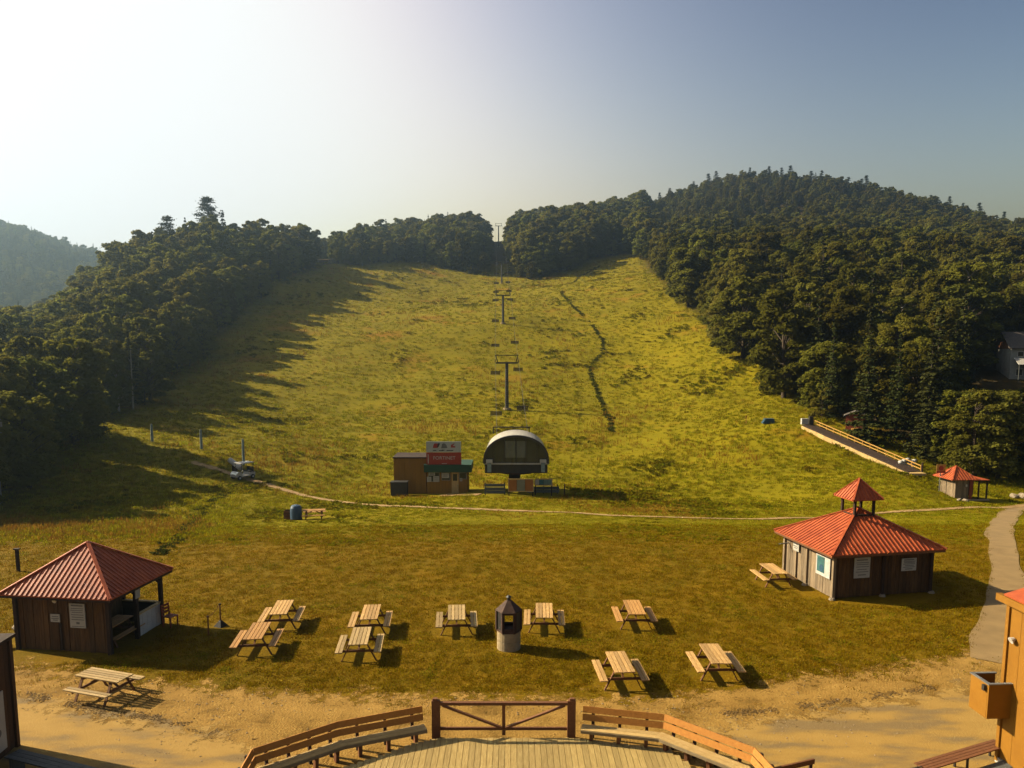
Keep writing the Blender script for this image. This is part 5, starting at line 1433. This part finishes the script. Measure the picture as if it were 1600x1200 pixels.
for u, v, vt, lb in ((238, 691, 663, "faded padded pole, leftmost of three on the meadow"), (315, 703, 671, "teal padded pole, middle one of three on the meadow"), (381, 728, 686, "grey teal padded pole rising behind the golf cart")):
    q = G(u, v); h_ = (v - vt) * q[1] / F_PX
    t = thing("padded_pole", lb, "pole", q, 0, "padded poles on the meadow")
    MB().cyl((0, 0, -0.1), (0, 0, h_ + 0.12), 0.05, 0.05, 8).build("post", M['steel'], t)
    b = MB(); b.cyl((0, 0, 0.12), (0, 0, h_ * 0.55), 0.17, 0.15, 12); b.cyl((0, 0, h_ * 0.56), (0, 0, h_), 0.15, 0.12, 12); b.build("padding", M['teal_pad'], t)

# ------------------------------------------------------------------ stanchions with rope
sA, sB = PZ(326, 992, 0), PZ(345, 978, 0)
KEEP_OUT.append((sB[:2], 0.6))
tA = thing("stanchion", "thin brown stake at the edge of the porch pavilion's shadow", "stake", (sA[0], sA[1], 0)); MB().cyl((0, 0, -0.05), (0, 0, 0.78), 0.035, 0.03, 8).build("stake", M['stain'], tA); MB().cyl((0, 0, 0.76), (0, 0, 0.82), 0.05, 0.05, 8).build("knob", M['stain'], tA)
tB = thing("stanchion", "thin post on a dark pyramid base right of the porch pavilion", "post", (sB[0], sB[1], 0))
MB().cyl((0, 0, 0.1), (0, 0, 0.95), 0.035, 0.03, 8).build("stake", M['stain'], tB); MB().cyl((0, 0, 0.93), (0, 0, 1.0), 0.055, 0.055, 8).build("knob", M['rubber'], tB)
b = MB(); b.cyl((0, 0, 0), (0, 0, 0.26), 0.30, 0.05, 4); b.build("base", M['rubber'], tB, rz=R(20))
b = MB(); pa = Vector((sA[0], sA[1], 0.79)); pb = Vector((sB[0], sB[1], 0.97)); prev = pa
for k in range(1, 9):
    f_ = k / 8; c = pa.lerp(pb, f_) - Vector((0, 0, 0.35 * f_ * (1 - f_))); b.cyl(prev, c, 0.012, 0.012, 5, caps=False); prev = c
tag(b.build("cord", M['red_paint']), "slack orange cord strung between the two thin stakes", "cord")

# ------------------------------------------------------------------ deck, gate and benches
DZ = 0.14
deck_px = [(455, 1225), (520, 1204), (590, 1182), (640, 1163), (683, 1153), (893, 1153), (977, 1162), (1044, 1170), (1092, 1205), (1130, 1235)]
dk = [PZ(u, v, DZ) for u, v in deck_px]
dxs = np.array([q[0] for q in dk]); dys = np.array([q[1] for q in dk])
t = thing("deck", "pale timber deck of narrow boards running towards the gate", "deck", (0, 18, 0))
x = dxs[0]; pw = 0.176
deck_mats = []
while x < dxs[-1] - pw:
    y1 = float(np.interp(x + pw / 2, dxs, dys)) + random.uniform(-.02, .02); y0 = 15.0
    if y1 - y0 > 0.3:
        L_ = y1 - y0
        MB().box((0, 0, 0), (pw - 0.012, L_, 0.04)).build("deck_board", M['deck'], t, (x + pw / 2, (y0 + y1) / 2 - 18, DZ - 0.02 + random.uniform(-.003, .003)))
    x += pw
MB().box((0, 0, 0), (dxs[-2] - dxs[1] - 0.6, 4.0, 0.08)).build("joist_bed", M['dark_wood'], t, ((dxs[-2] + dxs[1]) / 2, 17.6 - 18, 0.05))
# gate
g0, g1 = PZ(681, 1152, 0.1), PZ(893, 1152, 0.1)
gy = (g0[1] + g1[1]) / 2 + 0.12
t = thing("timber_gate", "brown timber barrier gate with two sloping braces at the deck's far edge", "gate", ((g0[0] + g1[0]) / 2, gy, 0))
gw = g1[0] - g0[0]
for s_ in (-1, 1):
    MB().box((s_ * gw / 2, 0, 0.62), (0.25, 0.16, 1.24)).build("post", M['stain'], t)
    MB().box((s_ * (gw / 2 + 0.02), 0.0, 1.27), (0.14, 0.12, 0.06)).build("post_cap", M['stain'], t)
    MB().bar((s_ * (gw / 2 - 0.2), -0.02, 1.08), (s_ * 0.06, -0.02, 0.36), 0.06, 0.09, (0, 1, 0)).build("brace", M['stain'], t)
MB().box((0, -0.03, 1.15), (gw - 0.26, 0.12, 0.09)).build("top_rail", M['stain'], t)
MB().box((0, 0.045, 0.30), (gw - 0.26, 0.06, 0.09)).build("bottom_rail", M['stain'], t)
MB().box((0, 0.055, 0.60), (0.10, 0.07, 1.02)).build("middle_post", M['stain'], t)
# benches around the deck: polyline of back rails
def bench(label, P0, P1, inward, nlegs, dz=0.0, name="deck_bench", zt=1.02, seat_mat='bench_seat', back='stain_mid'):
    P0 = Vector((P0[0], P0[1], 0)); P1 = Vector((P1[0], P1[1], 0)); d_ = (P1 - P0).normalized(); nrm = Vector((-d_.y, d_.x, 0))
    if nrm.dot(Vector((inward[0], inward[1], 0)) - P0) < 0: nrm = -nrm
    o = thing(name, label, "bench", P0 + Vector((0, 0, dz)), 0, "benches around the deck")
    L = (P1 - P0).length
    for k, z in enumerate((zt - 0.09, zt - 0.31)):
        q0 = nrm * (0.065 * k - 0.02); MB().bar(q0 + Vector((0, 0, z)), q0 + d_ * L + Vector((0, 0, z)), 0.04, 0.19, Vector((0, 0, 1)) - nrm * 0.30).build("back_board", M[back], o)
    for k in range(2):
        q0 = nrm * (0.22 + 0.19 * k) + Vector((0, 0, 0.50)); MB().bar(q0, q0 + d_ * L, 0.18, 0.045).build("seat_board", M[seat_mat], o)
    q0 = nrm * 0.515 + Vector((0, 0, 0.462)); MB().bar(q0, q0 + d_ * L, 0.03, 0.085).build("seat_apron", M['bench_apron'], o)
    for k in range(nlegs):
        f_ = (k + 0.25) / nlegs * L + 0.1; q0 = d_ * f_
        MB().bar(q0 - nrm * 0.06, q0 - nrm * 0.13 + Vector((0, 0, zt - 0.04)), 0.09, 0.06).build("back_post", M['dark_wood'], o)
        MB().bar(q0 + nrm * 0.30 + Vector((0, 0, 0)), q0 + nrm * 0.36 + Vector((0, 0, 0.46)), 0.10, 0.16).build("leg", M['stain'], o)
        MB().bar(q0 - nrm * 0.02 + Vector((0, 0, 0.43)), q0 + nrm * 0.47 + Vector((0, 0, 0.43)), 0.06, 0.07).build("seat_bearer", M['stain'], o)
    return o
M['stain_mid'] = pmat("red_brown_stained_board", (0.56, 0.22, 0.03), (0.72, 0.31, 0.045), 4, 0.7, 0.2, (3, 3, 3), rand=0.08)
zt = 1.02
LB = [PZ(u, v, zt) for u, v in ((660, 1104), (530, 1128), (396, 1171), (374, 1210))]
RB = [PZ(u, v, zt) for u, v in ((911, 1104), (1038, 1117), (1177, 1169), (1210, 1205))]
ctr = (0, 17)
labs = ["bench left of the gate, first section beside the gate post", "bench left of the gate, long middle section in shade", "bench left of the gate, last section at the picture's bottom edge"]
for k in range(3): bench(labs[k], LB[k], LB[k + 1], ctr, (3, 4, 2)[k], 0.006 * k)
labs = ["bench right of the gate, shaded section beside the gate post", "bench right of the gate, long sunlit orange-backed section", "bench right of the gate, short last section at the bottom edge"]
for k in range(3): bench(labs[k], RB[k], RB[k + 1], ctr, (3, 4, 2)[k], 0.006 * k)
# grey folded cloth on the right bench
c0 = Vector(RB[0]).lerp(Vector(RB[1]), 0.33)
# slatted bench by the ochre building
a0, a1 = PZ(1428, 1192, 0.48), PZ(1552, 1155, 0.48)
d_ = Vector((a1[0] - a0[0], a1[1] - a0[1], 0)); L = d_.length; ang = math.atan2(d_.y, d_.x)
t = thing("slatted_bench", "brown slatted bench with iron legs against the ochre building", "bench", (a0[0], a0[1], 0), ang, "benches around the deck")
for k in range(4): MB().box((L / 2, -0.05 - 0.11 * k, 0.47), (L, 0.095, 0.035)).build("seat_slat", M['chair_seat'] if False else M['stain'], t)
for x_ in (0.15, L * 0.5, L - 0.15):
    for y_ in (-0.03, -0.40): MB().box((x_, y_, 0.225), (0.05, 0.05, 0.45)).build("leg", M['steel_dark'], t)
    MB().box((x_, -0.21, 0.44), (0.05, 0.42, 0.04)).build("bearer", M['steel_dark'], t)
b = MB(); b.bar((-0.55, -0.25, 0), (-0.55, -0.25, 0.55), 0.03, 0.03); b.bar((-0.55, -0.25, 0.55), (0.0, -0.25, 0.50), 0.03, 0.03); b.bar((-0.2, -0.25, 0), (-0.2, -0.25, 0.5), 0.03, 0.03)
b.build("arm_hoop", M['steel_dark'], t)
MB().box((L * 0.78, -0.75, 0.18), (L * 0.55, 0.35, 0.06)).build("foot_board", M['slatgrey'], t)
# short brown rail at the bottom edge
a0, a1 = PZ(1190, 1207, 0.6), PZ(1272, 1188, 0.6)
t = thing("short_rail", "low dark brown rail at the bottom edge right of the bench", "rail", (a0[0], a0[1], 0))
MB().bar((0, 0, 0.58), (a1[0] - a0[0], a1[1] - a0[1], 0.58), 0.06, 0.14).build("rail_board", M['stain'], t)
for f_ in (0.05, 0.95): MB().box(((a1[0] - a0[0]) * f_, (a1[1] - a0[1]) * f_ + 0.05, 0.3), (0.08, 0.08, 0.6)).build("post", M['dark_wood'], t)
# grey plank bench in the lower left corner
a0, a1 = PZ(28, 1172, 0.5), PZ(155, 1203, 0.5)
t = thing("grey_plank_bench", "weathered grey plank bench in the lower left corner beside the dark wall", "bench", (a0[0], a0[1], 0), math.atan2(a1[1] - a0[1], a1[0] - a0[0]), "benches around the deck")
L = math.hypot(a1[0] - a0[0], a1[1] - a0[1])
for k in range(3): MB().box((L / 2, -0.02 - 0.16 * k, 0.49), (L, 0.15, 0.04)).build("plank", M['slatgrey'], t)
for x_ in (0.2, L - 0.2): MB().box((x_, -0.2, 0.24), (0.08, 0.4, 0.46)).build("leg", M['slatgrey'], t)

# ------------------------------------------------------------------ building corners left and right
pr = PZ(1558, 1190, 0)
t = thing("ochre_building", "ochre painted building corner with red roof at the right edge", "building", (pr[0], pr[1], 0), R(3))
plank_wall(t, (0, 0), (0, -7), 0.1, 4.75, M['orange_wall'], 0.55, th=0.04, jitter=0.003, name="wall_board")
t["label"] = "ochre painted building corner with red roof at the right edge"
MB().box((2.5, -0.06, 2.4), (4.9, 0.05, 4.65)).build("rear_wall", M['orange_wall'], t)
MB().box((-0.03, -0.04, 2.42), (0.10, 0.12, 4.7)).build("corner_board", M['orange_wall'], t)
MB().box((-0.045, -3.5, 0.10), (0.06, 7.0, 0.18)).build("base_board", M['white'], t)
w_ = MB().box((-0.03, -1.75, 3.15), (0.05, 1.3, 1.7)).build("window", M['steel_dark'], t)
MB().box((-0.062, -1.75, 3.15), (0.02, 1.15, 1.55)).build("pane", M['glass_dark'], w_)
MB().box((-0.07, -1.75, 2.27), (0.12, 1.4, 0.05)).build("sill", M['steel'], w_)
MB().box((-0.10, -3.3, 4.86), (0.16, 7.3, 0.20)).build("fascia", M['orange_wall'], t)
MB().bar((-0.16, -3.35, 5.0), (3.2, -3.35, 6.0), 6.8, 0.05, (-0.29, 0, 1)).build("roof", M['roof'], t)
MB().box((0.62, 0.0, 5.75), (0.22, 0.3, 1.45)).build("roof_post", M['orange_wall'], t)
MB().box((1.5, 0.05, 5.75), (1.5, 0.2, 1.4)).build("dormer_wall", M['steel_dark'], t)
b = MB(); b.cyl((-0.05, -0.35, 3.85), (-0.16, -0.35, 3.80), 0.05, 0.10, 10); b.build("wall_lamp", M['lens'], t)
# open ochre box projecting from the corner
for c_, s_ in (((-0.35, -0.36, 2.02), (0.70, 0.05, 1.0)), ((-0.35, 0.38, 2.02), (0.70, 0.05, 1.0)), ((-0.68, 0.01, 2.02), (0.05, 0.69, 1.0))):
    MB().box(c_, s_).build("balcony_panel", M['orange_wall'], t)
MB().box((-0.35, 0.01, 1.55), (0.64, 0.69, 0.06)).build("balcony_floor", M['dark_wood'], t)
for c_, s_ in (((-0.35, -0.36, 2.54), (0.76, 0.09, 0.03)), ((-0.35, 0.38, 2.54), (0.76, 0.09, 0.03)), ((-0.68, 0.01, 2.54), (0.09, 0.65, 0.03))):
    MB().box(c_, s_).build("balcony_cap", M['steel'], t)
MB().box((-0.74, -0.25, 2.40), (0.10, 0.10, 0.16)).build("dark_lamp", M['steel_dark'], t)

plx = PZ(26, 1166, 0)
t = thing("dark_building", "dark brown building corner with a white sign at the left edge", "building", (plx[0], plx[1], 0), R(2))
plank_wall(t, (0, -6), (0, 0), 0.05, 3.35, M['near_black'], 0.3, th=0.04, jitter=0.004, name="wall_board")
plank_wall(t, (0, 0), (-4, 0), 0.05, 3.35, M['near_black'], 0.3, th=0.04, jitter=0.004, name="wall_board")
MB().box((0.04, -0.02, 1.7), (0.10, 0.14, 3.38)).build("corner_board", M['near_black'], t)
MB().box((-2.0, -3.0, 3.44), (4.3, 6.3, 0.10)).build("flat_roof", M['dark_wood'], t)
s = MB().box((0.07, -1.05, 1.15), (0.03, 1.0, 1.75)).build("white_sign", M['paper'], t); tag(s, "white sign board with grey emblems on the dark wall")
for z_ in (1.55, 0.85):
    b = MB(); b.cyl((0.088, -0.9, z_), (0.094, -0.9, z_), 0.13, 0.13, 14); b.build("emblem", M['ink'], s)
    b = MB(); b.box((0.09, -1.2, z_ - 0.02), (0.008, 0.3, 0.09)); b.build("print", M['ink'], s)

# ------------------------------------------------------------------ house among the trees, right edge
t = thing("forest_house", "grey house with pale metal porch roof among trees at the right edge", "house", (HOUSE[0], HOUSE[1], HOUSE[2] - 0.3), R(-12))
for (x0, y0, x1, y1) in ((-3.4, 0, 5, 0), (5, 0, 5, 6), (5, 6, -3.4, 6), (-3.4, 6, -3.4, 0)):
    plank_wall(t, (x0, y0), (x1, y1), 0, 5.4, M['house_wall'], 0.6, th=0.06, jitter=0.004, name="wall_board")
for s_ in (-1, 1): MB().bar((-4.0, 3 + s_ * 1.85, 6.85), (5.6, 3 + s_ * 1.85, 6.85), 4.6, 0.12, (0, s_ * 0.75, 1)).build("roof_slope", M['shingle'], t)
for x_ in (-3.4, 5.0):
    MB().poly([(x_, 0, 5.4), (x_, 6, 5.4), (x_, 3, 8.1)]).build("gable", M['stain'], t)
MB().bar((-3.0, -1.2, 3.35), (4.4, -1.2, 3.35), 2.4, 0.08, (0, -0.5, 1)).build("porch_roof", M['white'], t)
for x_ in (-2.8, -0.4, 2.0, 4.2): MB().box((x_, -2.1, 1.45), (0.14, 0.14, 2.9)).build("porch_post", M['slatgrey'], t)
for x_ in (-2.0, 0.6, 3.2):
    w_ = MB().box((x_, -0.06, 1.5), (1.1, 0.08, 1.2)).build("window", M['white'], t); MB().box((x_, -0.11, 1.5), (0.9, 0.03, 1.0)).build("pane", M['glass_dark'], w_)
    w_ = MB().box((x_, -0.06, 4.55), (1.0, 0.08, 0.9)).build("window", M['white'], t); MB().box((x_, -0.11, 4.55), (0.8, 0.03, 0.7)).build("pane", M['glass_dark'], w_)

# ------------------------------------------------------------------ stones, posts, light pole
def stone(label, u, v, sz, seed):
    q = G(u, v); bm = bmesh.new(); bmesh.ops.create_icosphere(bm, subdivisions=2, radius=1)
    r = random.Random(seed)
    for vv in bm.verts:
        k = 1 + 0.22 * math.sin(vv.co.x * 3 + seed) * math.cos(vv.co.y * 4 + seed) + r.uniform(-.06, .06)
        vv.co = Vector((vv.co.x * sz * k, vv.co.y * sz * 0.75 * k, vv.co.z * sz * 0.6 * k))
    m_ = bpy.data.meshes.new("stone"); bm.to_mesh(m_); bm.free(); m_.materials.append(M['stone'])
    o = link("stone", m_, None, (q[0], q[1], q[2] + sz * 0.35), r.uniform(0, 3)); tag(o, label, "stone", "pale stones lying in the grass")
stone("pale stone lying against the left wall of the porch pavilion", 32, 985, 0.32, 1)
stone("small reddish stone between the dark building and the porch pavilion", 12, 1016, 0.2, 2)
stone("pale stone by the footpath at the right edge, left of two", 1585, 778, 0.5, 3)
stone("tall pale stone by the footpath at the right edge, right of two", 1598, 779, 0.6, 4)
for k, (u, v) in enumerate(((1499, 783), (1509, 784))): stone("pale stone before the small hut's door, %s" % ("left one" if k == 0 else "right one"), u, v, 0.3, 5 + k)
q = G(29, 893)
t = thing("fence_post", "dark wooden post in the grass behind the porch pavilion", "post", q); MB().box((0, 0, 0.55), (0.14, 0.14, 1.3)).build("shaft", M['dark_wood'], t); MB().box((0, 0, 1.22), (0.3, 0.2, 0.06)).build("cap", M['dark_wood'], t)
q = G(2, 788)
t = thing("light_pole", "pale pole with lattice lamp head at the left edge before the wood", "pole", q + np.array([-0.1, 0, 0]))
hh = (788 - 612) * q[1] / F_PX
MB().cyl((0, 0, -0.1), (0, 0, hh), 0.17, 0.11, 12).build("shaft", M['steel'], t)
for z_ in (hh, hh - 1.1, hh - 2.2, hh - 3.3): MB().box((0.25, 0, z_), (0.8, 0.06, 0.06)).build("arm", M['steel'], t)
for z_ in (hh - 0.6, hh - 2.6): MB().box((0.55, -0.05, z_), (0.3, 0.2, 0.4)).build("lamp_head", M['steel'], t)
q = G(208, 640)
t = thing("dead_trunk", "bare pale dead trunk in front of the shaded left wood", "trunk", q)
MB().cyl((0, 0, -0.2), (0.15, 0, 9.0), 0.16, 0.06, 8).build("stem", M['birch'], t)
for k in range(4): MB().cyl((0.02 * k, 0, 3 + 1.4 * k), (0.5 * (-1) ** k, 0.2, 3.8 + 1.4 * k), 0.04, 0.015, 5).build("stub", M['birch'], t)

# ------------------------------------------------------------------ grass and weeds
CL = [clump(1, 16, 0.42, 0.42, 0.05, M['grass_blade'], 0.7), clump(2, 16, 0.34, 0.45, 0.06, M['grass_blade'], 0.9), clump(3, 22, 0.40, 0.42, 0.20, M['weed'], 0.7, True),
      clump(4, 14, 0.55, 0.35, 0.035, M['dry_grass'], 0.45), clump(5, 26, 0.55, 0.45, 0.22, M['dark_weed'], 0.7, True), clump(6, 18, 0.30, 0.5, 0.07, M['grass_blade'], 1.0)]
def clear_of(P):
    k = np.ones(len(P), bool)
    for c, r_ in KEEP_OUT: k &= np.hypot(P[:, 0] - c[0], P[:, 1] - c[1]) > r_
    k &= dist_poly([q[:2] for q in track_line[::4]], P[:, 0], P[:, 1], False) > 0.42
    k &= dist_poly([q[:2] for q in walk_line[::3]], P[:, 0], P[:, 1], False) > 0.75
    return k
N = 120000
y = np.exp(rng.uniform(math.log(46), math.log(470), N)); x = rng.uniform(-0.74, 0.74, N) * y
k = (inside(OPEN, x, y) | (dist_poly(OPEN, x, y) < 6)) & (y > 47 + 5 * vnoise(x, y, 12, 5) + 5 * rng.uniform(-0.6, 1, N))
P = np.stack([x[k], y[k]], 1); P = P[clear_of(P)]
patch = vnoise(P[:, 0], P[:, 1], 9, 31) + 0.6 * vnoise(P[:, 0], P[:, 1], 3.5, 32)
patch2 = vnoise(P[:, 0], P[:, 1], 14, 33) + 0.5 * vnoise(P[:, 0], P[:, 1], 5, 34)
r_ = rng.uniform(-0.25, 0.25, len(P))
pick = np.where(patch + r_ > 0.47, 2, np.where(patch2 + r_ > 0.33, 3, rng.choice([0, 1, 5], len(P))))
lowveg = (P[:, 1] < 85)
sz = (0.5 + 0.0030 * P[:, 1]) * rng.uniform(0.6, 1.25, len(P)) * np.where(pick == 2, 1.15, 1.0)
thin = (patch + 0.5 * r_ > -0.32) | (rng.uniform(0, 1, len(P)) < 0.35)
near_low = np.clip((P[:, 1] - 46) / 45, 0.28, 1)           # the ground round the hut is mown shorter
side_w = np.clip((-P[:, 0] - 0.30 * P[:, 1]) / 6, 0, 1)    # tall weeds at the left
hz_ = sz * np.maximum(near_low, side_w) * rng.uniform(0.7, 1.2, len(P))
P, pick, sz, hz_ = P[thin], pick[thin], sz[thin], hz_[thin]
Z = H(P[:, 0], P[:, 1])
instancer("meadow_grass", np.c_[P, Z - 0.02], pick, rng.uniform(0, 6.28, len(P)), np.c_[sz, sz, hz_], CL, "rough meadow grass and weeds on the ski slope")
# dark weeds along the two ditches
def along(line, n_, wid, smin, smax):
    L = np.array([q[:2] for q in line]); seg = np.linalg.norm(np.diff(L, axis=0), axis=1); cum = np.r_[0, np.cumsum(seg)]
    s_ = rng.uniform(0, cum[-1], n_); i_ = np.clip(np.searchsorted(cum, s_) - 1, 0, len(seg) - 1); f_ = (s_ - cum[i_]) / seg[i_]
    q = L[i_] + (L[i_ + 1] - L[i_]) * f_[:, None] + rng.normal(0, wid, (n_, 2)); return q, rng.uniform(smin, smax, n_), s_ / cum[-1]
qa, sa, fa = along(ditch_line, 1100, 0.22, 0.4, 0.9)
g = vnoise(fa * 100, fa * 0, 9, 41) + 0.25 * fa > -0.02; qa, sa = qa[g], sa[g]
qb, sb, fb = along(ditch2_line, 260, 0.3, 0.22, 0.5)
q = np.r_[qa, qb]; s = np.r_[sa, sb]
instancer("ditch_weeds", np.c_[q, H(q[:, 0], q[:, 1])], np.full(len(q), 4), rng.uniform(0, 6.28, len(q)), np.c_[s, s, s * 0.65], CL, "dark weeds growing along the ditch down the slope")
# mown lawn
LC = [clump(11, 14, 0.06, 0.14, 0.016, M['lawn_blade'], 1.0), clump(12, 12, 0.05, 0.16, 0.02, M['lawn_blade'], 1.3), clump(13, 12, 0.045, 0.14, 0.03, M['weed'], 1.2, True)]
N = 45000
y = np.exp(rng.uniform(math.log(25.5), math.log(56), N)); x = rng.uniform(-0.74, 0.74, N) * y
d = dist_poly(sand_poly, x, y) * np.where(inside(sand_poly, x, y), 1, -1)
k = (d + 1.2 * vnoise(x, y, 1.2, 51) + 1.0 * vnoise(x, y, 0.5, 52) < -0.1) | ((d < 1.5) & (rng.uniform(0, 1, N) < 0.06))
P = np.stack([x[k], y[k]], 1); P = P[clear_of(P)]
pick = np.where(vnoise(P[:, 0], P[:, 1], 1.5, 53) + rng.uniform(-.2, .2, len(P)) > 0.36, 2, rng.choice([0, 1], len(P)))
sz = rng.uniform(0.7, 1.5, len(P)) * (0.8 + 0.01 * P[:, 1])
instancer("lawn_grass", np.c_[P, H(P[:, 0], P[:, 1]) - 0.004], pick, rng.uniform(0, 6.28, len(P)), np.c_[sz, sz, sz], LC, "short mown grass of the lawn")

PB = []
for k in range(3):
    bm = bmesh.new(); bmesh.ops.create_icosphere(bm, subdivisions=1, radius=1)
    for vv in bm.verts: vv.co = Vector((vv.co.x * random.uniform(.8, 1.3), vv.co.y * random.uniform(.7, 1.1), vv.co.z * random.uniform(.4, .7)))
    m_ = bpy.data.meshes.new("pebble"); bm.to_mesh(m_); bm.free(); m_.materials.append(M['pebble']); PB.append(m_)
N = 16000
y = rng.uniform(18, 31, N); x = rng.uniform(-18, 18, N)
k = inside(sand_poly, x, y) & (vnoise(x, y, 2.5, 61) + 0.5 * vnoise(x, y, 0.8, 62) + rng.uniform(-.3, .3, N) > 0.1) & ~((np.abs(x + 0.5) < 6.5) & (y < 22.6))
P = np.stack([x[k], y[k]], 1); P = P[clear_of(P)]; sz = 0.008 + 0.03 * rng.uniform(0, 1, len(P)) ** 4
instancer("gravel", np.c_[P, np.full(len(P), 0.014)], rng.integers(0, 3, len(P)), rng.uniform(0, 6.28, len(P)), np.c_[sz, sz, sz], PB, "loose pebbles scattered over the trodden sand")
ea, _s, _f = along(gpoly([(40,1088),(130,1106),(260,1127),(390,1158)]), 1600, 0.13, 0.5, 1)
eb, _s, _f2 = along(gpoly([(1130,1118),(1200,1112),(1300,1098),(1420,1082),(1500,1066)]), 1600, 0.13, 0.5, 1)
q = np.r_[ea, eb]; q = q[vnoise(q[:, 0], q[:, 1], 0.7, 81) + 0.6 * vnoise(q[:, 0], q[:, 1], 0.25, 82) > -0.05]; sz = rng.uniform(0.008, 0.028, len(q))
CB = []
for m0 in PB:
    m_ = m0.copy(); m_.materials.clear(); m_.materials.append(M['clod']); CB.append(m_)
instancer("turf_clods", np.c_[q, np.full(len(q), 0.016)], rng.integers(0, 3, len(q)), rng.uniform(0, 6.28, len(q)), np.c_[sz * 1.4, sz, sz], CB, "broken line of dark turf clods along the edge of the driveway")
# dry tufts breaking up the border between sand and lawn
N = 5000
y = rng.uniform(22, 30, N); x = rng.uniform(-19, 19, N)
d = dist_poly(sand_poly, x, y) * np.where(inside(sand_poly, x, y), 1, -1)
k = (d > -0.6) & (d < 2.6) & (vnoise(x, y, 1.6, 71) + 0.7 * vnoise(x, y, 0.6, 72) > 0.10 + 0.12 * d)
P = np.stack([x[k], y[k]], 1); P = P[clear_of(P)]; sz = rng.uniform(0.6, 1.5, len(P))
instancer("trampled_grass", np.c_[P, np.full(len(P), 0.006)], rng.integers(0, 3, len(P)), rng.uniform(0, 6.28, len(P)), np.c_[sz, sz, sz * 0.8], [clump(21, 12, 0.05, 0.13, 0.018, M['dry_grass'], 1.2), clump(22, 12, 0.06, 0.14, 0.018, M['lawn_blade'], 1.2), clump(23, 10, 0.04, 0.12, 0.03, M['lawn_blade'], 1.3, True)], "trampled dry grass along the border of the sand")

# ------------------------------------------------------------------ morning haze
hb = MB(); hb.box((0, 520, 95), (2300, 1400, 210))
hm = bpy.data.materials.new("morning_haze"); hm.use_nodes = True; hn = hm.node_tree.nodes; hn.clear()
ho = hn.new("ShaderNodeOutputMaterial"); hv = hn.new("ShaderNodeVolumePrincipled")
hv.inputs["Color"].default_value = (0.55, 0.80, 1.0, 1); hv.inputs["Density"].default_value = 0.00038; hv.inputs["Anisotropy"].default_value = 0.84
hm.node_tree.links.new(hv.outputs[0], ho.inputs["Volume"])
haze = hb.build("haze", hm); tag(haze, "thin blue morning haze over the hills", kind="stuff")
